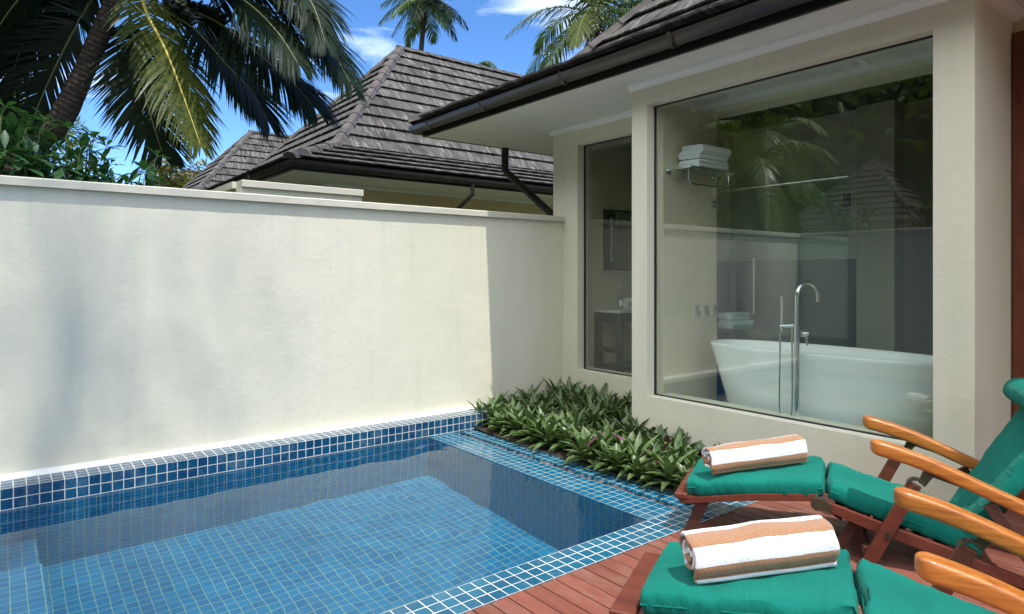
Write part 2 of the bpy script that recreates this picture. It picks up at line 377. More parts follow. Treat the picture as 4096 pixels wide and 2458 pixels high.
b.quad([(PX0, PY1, PZ), (PX1, PY1, PZ), (PX1, PY1, -.006), (PX0, PY1, -.006)])
shell = part(b, 'pool_lining', M['mos_pool'], pool)
b = MB(); b.box(PX0 + .001, .19, PY0 + .001, 4.56, PZ + .001, -.27); up_step = part(b, 'step', M['mos_pool'], pool)
b = MB(); b.box(PX0 + .001, .192, 4.562, PY1 - .001, PZ + .001, -.66); lo_step = part(b, 'step', M['mos_pool'], pool)
b = MB(); b.box(PX1 + .0005, 3.47, PY0 - .02, PY1 - .002, -.3, 0); weir = part(b, 'overflow_edge', M['mos_weir'], pool)
b = MB(); b.box(-1.3, 3.97, PY1, 5.593, -.005, .14); b.box(3.2, 3.965, PY1 + .001, 5.59, -.3, -.0055); ledge = part(b, 'wall_ledge', M['mos_ledge'], pool)
b = MB(); b.box(-1.3, 5.17, 2.366, PY0, .001, .07); cop = part(b, 'coping', M['mos_coping'], pool)
b = MB(); b.box(3.575, 3.72, PY0 + .001, PY1 - .002, -.3, -.018); curb = part(b, 'planter_curb', M['mos_weir'], pool)
b = MB(); b.box(3.471, 3.574, PY0 + .001, PY1 - .003, -.3, -.065); part(b, 'drain_channel', M['darkwall'], pool)
# white rendered fillet between ledge and wall
b = MB()
b.prism([(5.596, .1), (5.596, .142), (5.625, .144), (5.648, .152), (5.662, .17), (5.662, .1)], -1.3, 3.93, lambda x, y, z: (y, x, z))
part(b, 'render_fillet', m_plain('white_render', (.80, .79, .74), .8, bump=.3, bs=40, vary=.1), pool)
# ---- water
def wave(x, y):
    h = 0
    for k, (dx, dy, wl, a) in enumerate(WV): h += a * math.sin((dx * x + dy * y) * 2 * math.pi / wl + k * 1.7)
    return h
rw = random.Random(3); WV = []
for k in range(16):
    an = rw.uniform(0, 6.28); wl = rw.uniform(.10, .42); WV.append((math.cos(an), math.sin(an), wl, .0008 * wl * rw.uniform(.5, 1.1)))
b = MB(); NX, NY = 250, 158; rows = []
for j in range(NY + 1):
    y = lerp(PY0, PY1, j / NY)
    row = []
    for i in range(NX + 1):
        x = lerp(PX0, PX1, i / NX); env = .45 + .55 * min(1, max(0, .5 + 1.6 * noise.noise(Vector((x * .8, y * .8, 3)))))
        env *= .75 + .7 * min(1, max(0, (x - .8) / 2.0))
        row.append((x, y, -.007 + wave(x, y) * env))
    rows.append(row)
b.grid(rows, True)
tw = NT('pool_water'); gl = tw.n('BsdfGlass'); gl.inputs['IOR'].default_value = 1.333; gl.inputs['Roughness'].default_value = 0; gl.inputs[0].default_value = (.90, .975, 1, 1); tw.l(gl.outputs[0], tw.out.inputs[0])
water = b.build('water', tw.m); structure(water)
water.cycles.is_caustics_caster = True; sun_d.cycles.is_caustics_light = True
for o in (shell, up_step, lo_step): o.cycles.is_caustics_receiver = True

# ---- deck
b = MB(); x = 5.17; i = math.floor(-1.3 / .0955)
while i * .0955 < 5.2:
    x0 = i * .0955 + .0035; x1 = x0 + .0955 - .007; y1 = 2.360 + random.uniform(-.003, .002)
    b.box(max(x0, -1.3), min(x1, 5.17), -5, y1, .03, .069 + random.uniform(-.0008, .0008)); i += 1
structure(b.build('deck', M['deck'], bevel=.0018, seg=1))
b = MB(); b.box(-1.3, 5.17, -5, 2.364, -.3, .01); structure(b.build('deck_base', M['black']))

# ---- planter soil
b = MB(); rows = []
for j in range(40):
    y = lerp(PY0, WY, j / 39); rows.append([(lerp(3.72, 5.2, i / 24), y, .0 + .03 * nz3(i * .5, j * .5, 1) + .03 * (i / 24)) for i in range(25)])
b.grid(rows); structure(b.build('planter_soil', M['soil']))

# ---- garden walls
def coped_wall(label, segs, zt=2.14, capt=.062, over=.045, th=.2, name='garden_wall', z0=-1.8):
    t = empty(name, (segs[0][0], segs[0][2], z0), label=label, cat='wall')
    b = MB(); c = MB()
    for (x0, x1, y0, y1) in segs:
        b.box(x0, x1, y0, y1, z0, zt)
        # cap with slightly irregular edge
        n = max(2, int(max(x1 - x0, y1 - y0) / .12)); alongx = (x1 - x0) > (y1 - y0)
        rows = []
        for k in range(n + 1):
            u = k / n; j = lambda s_: .0025 * nz3(u * n * .6, s_, 2)
            if alongx:
                X = lerp(x0, x1, u); a, bb = y0 - over, y1 + over
                rows.append([(X, a + j(1), zt + .001), (X, a + j(2), zt + capt - .008 + j(3)), (X, a + .01, zt + capt + j(4)), (X, bb, zt + capt), (X, bb, zt + .001)])
            else:
                Y = lerp(y0, y1, u); a, bb = x0 - over, x1 + over
                rows.append([(a, Y, zt + .001), (a, Y, zt + capt), (bb - .01, Y, zt + capt + j(4)), (bb + j(5), Y, zt + capt - .008 + j(3)), (bb + j(6), Y, zt + .001)])
        c.grid(rows, False, True); c.quad(rows[0]); c.quad(rows[-1][::-1])
    part(b, 'wall_face', M['wall'], t); part(c, 'coping_cap', M['cap'], t, weld=True); return t
coped_wall('long cream rendered garden wall with a flat coping, behind the pool', [(-1.5, 5.169, WY, WY + .2)])
coped_wall('cream side garden wall on the far side of the pool, seen mirrored in the big window', [(-1.51, -1.31, -9, WY - .002)])
coped_wall('short cream boundary wall with a corner, just beyond the long garden wall', [(2.36, 3.98, 8.5, 8.7), (2.362, 2.55, 8.7, 16)], 2.62, .085, .05)
# panel door in the side wall (mirrored in the window)
g = empty('garden_door', (-1.3, 3.0, .07), label='grey panelled garden door set in the side wall, seen mirrored in the big window', cat='door')
b = MB(); b.box(-1.309, -1.27, 1.55, 2.45, .07, 2.1); part(b, 'door_leaf', m_plain('grey_door', (.16, .15, .16), .4), g, bevel=.004)
b = MB()
for (za, zb) in ((.25, .95), (1.1, 1.95)):
    for (ya, yb) in ((1.65, 1.95), (2.05, 2.35)):
        b.box(-1.2695, -1.255, ya, ya + .03, za, zb); b.box(-1.2695, -1.255, yb - .03, yb, za, zb)
        b.box(-1.2695, -1.255, ya + .031, yb - .031, za, za + .03); b.box(-1.2695, -1.255, ya + .031, yb - .031, zb - .03, zb)
part(b, 'panel_molding', m_plain('grey_door_trim', (.2, .19, .2), .4), g)

# ================================================================== VILLAS
def roof_mesh(ex, cy, half=4.24, length=15, rb=1.28, z0=3.42, zb=3.96, za=7.19, sides=('W', 'S', 'N', 'E')):
    """hip roof with a flatter skirt; stepped tile courses on every slope"""
    x0, x1, y0, y1 = ex + .1, ex + .1 + length, cy - half, cy + half
    b = MB(); rnd = random.Random(int(cy * 10) + 5)
    prof = [(0, z0), (rb, zb), (half, za)]
    def zr(r):
        if r <= rb: return lerp(z0, zb, r / rb)
        return lerp(zb, za, (r - rb) / (half - rb))
    l1 = math.hypot(rb, zb - z0); l2 = math.hypot(half - rb, za - zb)
    n1, n2 = 4, 11; rs = [rb * k / n1 for k in range(n1)] + [rb + (half - rb) * k / n2 for k in range(n2 + 1)]
    for sd in sides:
        if sd == 'W': A = Vector((x0, y1, 0)); along = Vector((0, -1, 0)); inn = Vector((1, 0, 0)); Ln = y1 - y0
        if sd == 'E': A = Vector((x1, y0, 0)); along = Vector((0, 1, 0)); inn = Vector((-1, 0, 0)); Ln = y1 - y0
        if sd == 'S': A = Vector((x0, y0, 0)); along = Vector((1, 0, 0)); inn = Vector((0, 1, 0)); Ln = x1 - x0
        if sd == 'N': A = Vector((x1, y1, 0)); along = Vector((-1, 0, 0)); inn = Vector((0, -1, 0)); Ln = x1 - x0
        sacc = 0
        for k in range(len(rs) - 1):
            ra, rc = rs[k], rs[k + 1]; zA, zC = zr(ra), zr(rc); sl = math.hypot(rc - ra, zC - zA)
            nrm = (Vector((0, 0, 1)) * (rc - ra) - inn * (zC - zA)).normalized()
            lift = .058
            w0 = ra; w1 = Ln - ra; m = max(1, int(round((w1 - w0) / .17)))
            low = []; butt = []; top = []; und = []
            for q in range(m + 1):
                s_ = lerp(w0, w1, q / m); jag = rnd.uniform(-.006, .006); tl = .008 if q % 2 else 0
                s2 = min(max(s_, rc), Ln - rc)
                pa = A + along * s_ + inn * ra + Vector((0, 0, zA)); pc = A + along * s2 + inn * rc + Vector((0, 0, zC))
                dn = (pa - (A + along * s_ + inn * rc + Vector((0, 0, zC)))).normalized()
                low.append(pa + nrm * (lift + tl + jag) + dn * (.03 + jag * 2)); butt.append(pa + nrm * (lift + tl + jag - .020) + dn * (.03 + jag * 2)); und.append(pa + nrm * .002 - dn * .05); top.append(pc + nrm * .006)
            uvv = [[(lerp(w0, w1, q / m), k + 0.0) for q in range(m + 1)], [(lerp(w0, w1, q / m), k + .98) for q in range(m + 1)]]
            b.grid([und, butt], False, uv=[[(u, k + .0) for u, _ in uvv[0]], uvv[0]]); b.grid([butt, low], False, uv=[[(u, k + .0) for u, _ in uvv[0]], uvv[0]]); b.grid([low, top], False, uv=uvv)
    hips = []
    for (cx, cyy, sx, sy) in ((x0, y0, 1, 1), (x0, y1, 1, -1), (x1, y0, -1, 1), (x1, y1, -1, -1)):
        hips.append([Vector((cx + sx * r, cyy + sy * r, zr(r))) for r in (-.04, rb * .5, rb, lerp(rb, half, .5), half)])
    hips.append([Vector((x0 + half - .05, cy, za)), Vector((x1 - half + .05, cy, za))])
    return b, hips

def ridge_caps(hips, step=.40):
    out = []
    for h in hips:
        c = MB(); pts = []
        for a, d in zip(h[:-1], h[1:]):
            n = max(1, int((d - a).length / step))
            for k in range(n): pts.append((a.lerp(d, k / n), a.lerp(d, (k + 1) / n)))
        for a, d in pts:
            t = (d - a).normalized(); sdv = t.cross(Vector((0, 0, 1))).normalized(); up = sdv.cross(t)
            a2 = a - t * .04
            def ring(p, s_, hh): return [p + sdv * (-.12 * s_) + up * (-.03 + hh), p + sdv * (-.075 * s_) + up * (.055 + hh), p + up * (.078 + hh), p + sdv * (.075 * s_) + up * (.055 + hh), p + sdv * (.12 * s_) + up * (-.03 + hh)]
            r0 = ring(a2, 1.06, .022); r1 = ring(d, .94, .006); c.grid([r0, r1], False)
            c.quad([r0[4], r0[3], r0[2], r0[1], r0[0]])
        out.append(c)
    return out

def gutter(b, path, rad=.062, z=3.30):
    """half-round gutter along a 2-D path (outer line), open to the top"""
    prof = [(math.cos(a) * rad, math.sin(a) * rad * 1.6) for a in [math.pi + k * math.pi / 10 for k in range(11)]]
    rows = []
    n = len(path)
    for i, (px, py) in enumerate(path):
        d = Vector((path[min(i + 1, n - 1)][0] - path[max(i - 1, 0)][0], path[min(i + 1, n - 1)][1] - path[max(i - 1, 0)][1], 0)).normalized()
        sd = Vector((-d.y, d.x, 0)); k = 1.414 if 0 < i < n - 1 else 1
        P0 = Vector((px, py, z + .06))
        ring = [P0 + sd * (x * k) + Vector((0, 0, zz)) for x, zz in prof]
        ring = [P0 + sd * (-(rad + .008) * k) + Vector((0, 0, .006)), P0 + sd * (-(rad + .008) * k) + Vector((0, 0, -.008))] + ring
        rows.append(ring)
    b.grid(rows, True); b.quad(rows[0]); b.quad(rows[-1][::-1])

def villa(ex, cy, label, near=False, length=15):
    t = empty('villa', (ex + 1.2, cy, -1.8), label=label, cat='house')
    g = 4.34; y0, y1, x0, x1 = cy - g, cy + g, ex, ex + length + .2
    b, hips = roof_mesh(ex, cy, length=length)
    roof = part(b, 'roof', M['roof'], t)
    for c in ridge_caps(hips):
        o = c.build('ridge_cap', M['hipcap'], roof)
    # gutter path: outer line inset by its radius
    r = .062; q = MB(); gutter(q, [(x1 - r, y1 - r), (x0 + r, y1 - r), (x0 + r, y0 + r), (x1 - r, y0 + r)][::-1])
    gt = part(q, 'gutter', M['gutter'], t)
    def brk(px, py, dx, dy):
        q = MB()
        # strap round the gutter: dx,dy = outward direction
        sd = Vector((-dy, dx, 0)); O = Vector((px, py, 3.36)); outw = Vector((dx, dy, 0))
        for wd, a0 in ((.016, 0),):
            rows = []
            for sgn in (-1, 1):
                rows.append([O + sd * (sgn * wd) + outw * (math.cos(a) * .069) + Vector((0, 0, math.sin(a) * .069 * 1.58)) for a in [math.pi + k * math.pi / 10 for k in range(11)]])
            q.grid(rows, True); rows = [[p * 1 for p in r_] for r_ in rows]
            q.box(*sorted((px - dx * .07 - abs(dy) * .01, px - dx * .13 + abs(dy) * .01)), *sorted((py - dy * .07 - abs(dx) * .01, py - dy * .13 + abs(dx) * .01)), 3.27, 3.30)
        q.build('gutter_bracket', M['gutter'], gt)
    for yy in (y1 - .45, y1 - 1.55, y1 - 2.8, y1 - 4.02, y1 - 5.3, y1 - 6.6): brk(x0 + r, yy, -1, 0)
    for xx in (x0 + .5, x0 + 1.9, x0 + 3.3, x0 + 4.7, x0 + 6.1): brk(xx, y0 + r, 0, -1)
    # fascia and soffit
    q = MB(); f = .135
    q.box(x0 + f, x0 + f + .03, y0 + f, y1 - f, 3.225, 3.41); q.box(x0 + f + .031, x1 - f, y0 + f, y0 + f + .03, 3.225, 3.41); q.box(x0 + f + .031, x1 - f, y1 - f - .03, y1 - f, 3.225, 3.41)
    part(q, 'fascia', M['black'], t)
    q = MB(); s_ = .17
    wx, wy0, wy1 = ex + 1.19, y0 + 1.37, y1 - 1.37
    q.box(x0 + s_, wx + .1, y0 + s_, y1 - s_, 3.23, 3.25); q.box(wx + .101, x1 - s_, y0 + s_, wy0 + .1, 3.23, 3.25); q.box(wx + .101, x1 - s_, wy1 - .1, y1 - s_, 3.23, 3.25)
    if near: q.box(wx + .101, x1 - s_, wy0 + .101, 1.2, 3.23, 3.25)
    part(q, 'soffit', M['soffit'], t)
    if not near:
        q = MB(); q.box(wx, x1 - 1.4, wy0, wy1, -1.8, 3.229); part(q, 'wall_face', M['wall_warm'], t)
        q = MB(); q.box(wx - .03, x1 - 1.4, wy0 - .03, wy0 - .002, 3.17, 3.228); q.box(wx - .03, wx - .002, wy0, wy1, 3.17, 3.228); part(q, 'cornice', M['molding'], t)
        q = MB(); X = ex + 3.6
        q.tube([(X, y0 + .07, 3.31), (X, y0 + .07, 3.08), (X - .12, y0 + .35, 2.84), (X - .5, y0 + 1.25, 2.1), (X - .5, y0 + 1.3, -1)], .042, 12)
        part(q, 'downpipe', M['gutter'], t)
    return t, roof
N0, _ = villa(3.60, 14.74, 'nearest neighbouring villa with a steep hipped grey tile roof beyond the garden wall')
N1, _ = villa(3.55, 27.0, 'second neighbouring villa, its hipped roof partly hidden behind the nearest one')
N2, _ = villa(3.5, 39.3, 'farthest villa, only the top of its roof showing low above the wall')
OUR, _ = villa(3.98, 2.86, 'cream villa beside the pool with overhanging dark eaves and a large bathroom window', near=True)

# ---- our villa: walls with openings, window, interior shell
XB, XR, ZS = 4.47, 5.17, 3.229
def openwall(b, x0, x1, ya, yb, za, zb, oy0, oy1, oz0, oz1):
    b.box(x0, x1, ya, oy0, za, zb); b.box(x0, x1, oy1, yb, za, zb); b.box(x0, x1, oy0, oy1, za, oz0); b.box(x0, x1, oy0, oy1, oz1, zb)
b = MB(); openwall(b, XB, XB + .16, 1.354, 3.98, .115, ZS, 1.570, 3.807, .4655, 3.018)
b.box(XB + .16, XR, 3.82, 3.98, .115, ZS); b.box(XB + .16, XR + .02, 1.354, 1.52, .115, ZS); b.box(XB + .16, XR, 1.52, 3.82, .115, .3)
part(b, 'bay_wall', M['wall'], OUR, weld=True)
b = MB(); openwall(b, XR, XR + .16, 3.981, 5.83, -.3, ZS, 4.25, 5.417, .448, 3.006)
b.box(XR + .16, 15, 5.66, 5.83, -.3, ZS); part(b, 'wall_face', M['wall'], OUR, weld=True)
b = MB(); b.box(XB + .28, XR + .1, 1.40, 3.94, -.3, .114); part(b, 'plinth', M['wall'], OUR)
b = MB(); b.box(4.30, 5.199, -1.3, -.8, -.3, ZS); part(b, 'terrace_shade_block', M['wall'], OUR)  # added out of view to keep light off the terrace side wall
b = MB(); b.box(5.20, 5.34, -1.5, 1.353, -.3, 3.0); b.box(5.19, 5.34, -1.5, 1.353, 3.0, ZS); part(b, 'terrace_wall', M['wall_warm'], OUR)
b = MB()
b.prism([(XB - .045, ZS), (XB - .045, ZS - .025), (XB - .02, ZS - .05), (XB - .001, ZS - .062), (XB - .001, ZS)], 1.32, 3.995, lambda x, y, z: (x, y, z))
b.prism([(XR - .045, ZS), (XR - .045, ZS - .025), (XR - .02, ZS - .05), (XR - .001, ZS - .062), (XR - .001, ZS)], 3.996, 5.86, lambda x, y, z: (x, y, z))
b.prism([(5.155, ZS), (5.155, ZS - .03), (5.175, ZS - .06), (5.189, ZS - .07), (5.189, ZS)], -1.5, 1.30, lambda x, y, z: (x, y, z))
b.prism([(1.29, ZS), (1.29, ZS - .03), (1.32, ZS - .06), (1.353, ZS - .07), (1.353, ZS)], XB, 5.19, lambda x, y, z: (y, x, z))
part(b, 'cornice', M['molding'], OUR)
# big window
wnd = part(MB(), 'window', M['seal'], OUR); 
def framed(nm, x, y0, y1, z0, z1, fw, mat):
    b = MB(); d = .02
    b.box(x - .004, x + d, y0, y0 + fw, z0, z1); b.box(x - .006, x + d, y1 - fw, y1, z0, z1); b.box(x - .006, x + d, y0 + fw, y1 - fw, z0, z0 + fw); b.box(x - .006, x + d, y0 + fw, y1 - fw, z1 - fw, z1)
    fr = part(b, nm, mat, OUR)
    p = MB(); p.box(x + .001, x + .011, y0 + fw, y1 - fw, z0 + fw, z1 - fw); pn = p.build('pane', M['pane'], fr); return fr
bpy.data.objects.remove(wnd)
framed('large_window', 4.572, 1.571, 3.806, .467, 3.017,   .008, M['seal'])
framed('narrow_window', 5.275, 4.251, 5.416, .449, 3.005, .009, M['seal'])
b = MB(); b.box(4.593, 4.72, 1.53, 3.752, .304, .4765); part(b, 'inner_sill', M['wall'], OUR)
b = MB(); b.box(5.298, 5.40, 4.17, 5.598, .304, .456); part(b, 'inner_sill', M['wall'], OUR)
# wooden door frame on the terrace
d = empty('terrace_door', (5.18, 1.2, .07), label='dark red wooden door frame at the right edge beside the window bay', cat='door')
b = MB(); b.box(5.12, 5.199, 1.20, 1.345, .07, 3.08); part(b, 'door_frame', M['door'], d, bevel=.006)
b = MB(); b.box(5.14, 5.189, -.9, 1.193, .07, 3.03); part(b, 'door_leaf', M['door'], d, bevel=.004)
for zz in (2.62, 1.72, .5):
    b = MB(); b.tube([(5.115, 1.192, zz - .07), (5.115, 1.192, zz + .07)], .008, 10); b.box(5.114, 5.119, 1.193, 1.225, zz - .07, zz + .07); part(b, 'hinge', M['chrome'], d)
# downpipe from the far soffit
dp = MB(); dp.tube([(5.36, 7.02, 3.32), (5.36, 7.02, 2.93), (5.40, 6.96, 2.86), (5.66, 6.25, 2.2), (5.72, 5.90, 1.8), (5.72, 5.88, -.3)], .05, 14)
part(dp, 'downpipe', M['black'], OUR)

# ---- bathroom interior
def bath():
    b = MB()
    b.box(XB + .16, 5.42, 3.755, 3.819, .3, 3.18)                    # tiled left wall of the bay
    p1 = part(b, 'tiled_wall', M['bathtile'], OUR)
    b = MB(); b.box(5.171, 5.42, 1.521, 3.754, 3.012, 3.2)
    part(b, 'bulkhead', M['wall'], OUR)
    b = MB(); b.box(4.631, 5.17, 1.521, 3.754, 3.10, 3.12); part(b, 'bathroom_ceiling', M['soffit'], OUR)
    b = MB(); b.box(5.13, 5.169, 1.521, 3.715, 3.055, 3.099); b.box(4.632, 5.169, 3.716, 3.753, 3.055, 3.099); part(b, 'ceiling_cornice', M['molding'], OUR)
    b = MB(); b.box(4.631, 6.3, 1.52, 4.05, .28, .302); part(b, 'bathroom_floor', M['bathtile'], OUR)
    b = MB(); b.box(5.42, 6.15, 4.0, 4.06, .3, 3.02); b.box(6.1, 6.2, 2.72, 4.0, .3, 3.02); part(b, 'shower_wall', M['midwall'], OUR)
    b = MB(); b.box(5.421, 6.2, 1.3, 4.06, 3.021, 3.06); part(b, 'dark_ceiling', M['black'], OUR)
    b = MB(); b.box(6.08, 6.099, 2.72, 3.999, .3, 1.67); b.box(5.44, 6.099, 3.98, 3.999, .3, 1.67); part(b, 'lower_panel', M['greywall'], OUR)
    b = MB(); b.box(6.0, 6.2, 2.40, 2.715, .3, 3.02); part(b, 'column', m_plain('bath_column', (.33, .30, .22), .4), OUR)
    b = MB(); b.box(6.9, 7.0, -.5, 2.40, .3, 3.2); b.box(5.34, 7.0, 1.3, 1.36, .3, 3.2); b.box(6.2, 7.0, 2.41, 2.5, .3, 3.2); b.box(5.62, 7.0, .5, 2.41, 3.061, 3.1); part(b, 'inner_wall', M['midwall'], OUR)
    # vanity room
    b = MB(); b.box(5.29, 9, 5.60, 5.658, .3, 3.2); b.box(5.33, 5.9, 5.40, 5.599, .3, 3.2) if 0 else None; part(b, 'tiled_wall', M['bathtile'], OUR)
    b = MB(); b.box(8.6, 8.7, 4.0, 5.6, .3, 3.2); b.box(6.2, 8.6, 4.07, 4.15, .3, 3.2); b.box(5.34, 8.6, 4.16, 5.6, 3.1, 3.2); b.box(5.34, 8.6, 4.16, 5.6, .26, .3); part(b, 'inner_wall', M['midwall'], OUR)
bath()
# mirror
mi = empty('bathroom_mirror', (6.2, 5.59, 1.95), label='wall mirror with a black lit side strip, seen through the narrow window', cat='mirror')
b = MB(); b.box(5.77, 6.75, 5.56, 5.598, 1.58, 2.32); part(b, 'mirror_back', M['seal'], mi)
b = MB(); b.box(5.95, 6.73, 5.552, 5.559, 1.60, 2.30); part(b, 'mirror_glass', M['mirror'], mi)
b = MB(); b.box(5.855, 5.885, 5.553, 5.559, 1.68, 2.24); part(b, 'light_strip', m_plain('frosted_strip', (.35, .42, .42), .4), mi)
# vanity
va = empty('vanity_table', (6.1, 5.4, .3), label='dark wooden vanity stand with a pale stone top behind the narrow window', cat='vanity')
b = MB(); b.box(5.60, 7.2, 5.16, 5.598, 1.085, 1.115); part(b, 'stone_top', M['stonetop'], va, bevel=.003)
b = MB(); b.box(5.61, 7.19, 5.17, 5.59, .96, 1.084); part(b, 'apron', M['vanity'], va, bevel=.003)
for (lx, ly) in ((5.61, 5.17), (7.12, 5.17), (5.61, 5.52), (7.12, 5.52)):
    b = MB(); b.box(lx, lx + .07, ly, ly + .07, .3, .959); part(b, 'leg', M['vanity'], va, bevel=.003)
b = MB(); b.box(5.615, 5.665, 5.241, 5.519, .62, .68); part(b, 'side_rail', M['vanity'], va)
b = MB(); b.box(5.69, 7.11, 5.18, 5.58, .42, .45); part(b, 'shelf', M['vanity'], va)
b = MB(); b.box(6.02, 6.62, 5.25, 5.55, 1.117, 1.25)
bs = b.build('wash_basin', M['ceramic'], bevel=.02, seg=3); tag(bs, 'white rectangular wash basin on the vanity stone top', 'basin')
# bottle
bt = empty('glass_bottle', (5.72, 5.27, 1.116), label='clear glass bottle with a stopper standing on the vanity top', cat='bottle')
b = MB(); b.lathe([(0, 0), (.036, 0), (.038, .01), (.038, .17), (.03, .2), (.013, .22), (.012, .26), (.0, .26)]); o = b.build('bottle_body', m_pane('bottle_glass', (.75, .86, .82), 1.6), bt)
b = MB(); b.lathe([(0, .261), (.015, .261), (.017, .275), (.012, .29), (0, .293)]); b.build('stopper', M['chrome'], bt)
b = MB(); rows = [[(.0388 * math.cos(a), .0388 * math.sin(a), z) for a in [R(200 + 8 * k) for k in range(16)]] for z in (.05, .12)]; b.grid(rows); b.build('paper_label', m_plain('bottle_label', (.6, .65, .63), .6), bt)
gb = MB(); gb.lathe([(0, .0), (.022, .0), (.024, .004), (.008, .012), (.012, .02), (.034, .04), (.037, .065), (.031, .09), (.029, .09), (.034, .065), (.03, .043), (0, .024)])
o = gb.build('drinking_glass', m_pane('tumbler_glass', (.75, .85, .82), 1.8), loc=(5.87, 5.24, 1.117)); tag(o, 'small round drinking glass on the vanity beside the bottle', 'glass')

# ---- bathtub
def superell(a, bb, n, k, N):
    th = 2 * math.pi * k / N; c, s_ = math.cos(th), math.sin(th)
    return (a * math.copysign(abs(c) ** (2 / n), c), bb * math.copysign(abs(s_) ** (2 / n), s_))
tb = empty('bathtub', (5.09, 2.58, .302), label='white freestanding oval bathtub with flared sides behind the large window', cat='bathtub')
b = MB(); N = 64
def tring(a, bb, z, n=2.3, tilt=0): return [(p[1], p[0], z) for p in (superell(a, bb, n, k, N) for k in range(N))]
prof = [(.0, .0, .0), (.73, .30, .0), (.77, .325, .03), (.855, .37, .3), (.925, .402, .52), (.955, .415, .605), (.965, .418, .625), (.955, .412, .64), (.93, .39, .64), (.915, .375, .625), (.86, .34, .4), (.76, .29, .18), (.6, .2, .14), (0, 0, .135)]
b.grid([tring(*p) for p in prof], True, True)
b.build('tub_shell', M['ceramic'], tb, weld=True).scale = (.84, 1, 1)
# ---- freestanding tap
tp = empty('bath_tap', (4.685, 2.55, .302), label='tall chrome floor standing tap with hand shower in front of the bathtub', cat='tap')
b = MB(); b.tube([(0, 0, 0), (0, 0, .85)], .021, 16); b.lathe([(0, 0), (.045, 0), (.045, .012), (0, .012)]); b.build('column', M['chrome'], tp)
b = MB(); arc = [(0, 0, .851), (0, 0, 1.06)]
for k in range(1, 13):
    a = math.pi * k / 12 * .96; arc.append((.088 - .088 * math.cos(a), -.035 * (1 - math.cos(a)), 1.06 + .105 * math.sin(a) * 1.0))
arc.append((arc[-1][0] + .004, arc[-1][1], arc[-1][2] - .05))
b.tube(arc, .016, 14); b.build('spout', M['chrome'], tp)
b = MB(); b.tube([(.0, .02, .845), (-.005, .13, .835)], .013, 12); b.build('holder_arm', M['chrome'], tp)
b = MB(); b.tube([(-.006, .115, .79), (-.006, .115, 1.06)], .0105, 12); b.build('hand_shower', M['chrome'], tp)
b = MB(); b.tube([(.02, -.02, .79), (.055, -.05, .79)], .026, 14); b.tube([(.05, -.045, .79), (.055, -.05, .70)], .008, 8); b.build('valve_handle', M['chrome'], tp)
b = MB(); hs = []
for k in range(33):
    u = k / 32; y = lerp(.115, .035, u) + .02 * math.sin(u * math.pi * 2) + (.015 if u < .5 else -.0); z = .79 - .72 * math.sin(math.pi * u) ** .55 * (1 if 0 < u < 1 else 0)
    hs.append((-.006 - .01 * math.sin(u * 3), y, z if u < .98 else .82))
b.tube(hs, .0065, 8); b.build('hose', m_plain('steel_hose', (.45, .46, .44), .25, .9), tp)
# ---- towel rack, hooks, shower fittings, folded towels
rk = empty('towel_rack', (5.02, 3.75, 2.46), label='chrome hotel towel rack with a lower bar on the tiled wall', cat='towel rack')
b = MB()
for xx in (4.69, 5.35):
    b2 = MB(); b2.tube([(xx, 3.754, 2.455), (xx, 3.742, 2.455)], .034, 18); b2.tube([(xx, 3.742, 2.455), (xx, 3.735, 2.455)], .02, 14); part(b2, 'wall_plate', M['chrome'], rk)
    b.tube([(xx, 3.74, 2.455), (xx, 3.70, 2.462), (xx, 3.50, 2.462)], .009, 10)
for k in range(6): b.tube([(4.69, 3.715 - k * .042, 2.464), (5.35, 3.715 - k * .042, 2.464)], .007 if k not in (0, 5) else .009, 8)
part(b, 'shelf_frame', M['chrome'], rk)
b = MB(); b.tube([(4.73, 3.56, 2.455), (4.73, 3.56, 2.36), (4.745, 3.56, 2.335), (4.77, 3.56, 2.327), (5.28, 3.56, 2.327), (5.31, 3.56, 2.335), (5.325, 3.56, 2.36), (5.325, 3.56, 2.455)], .0085, 10); part(b, 'hanging_bar', M['chrome'], rk)
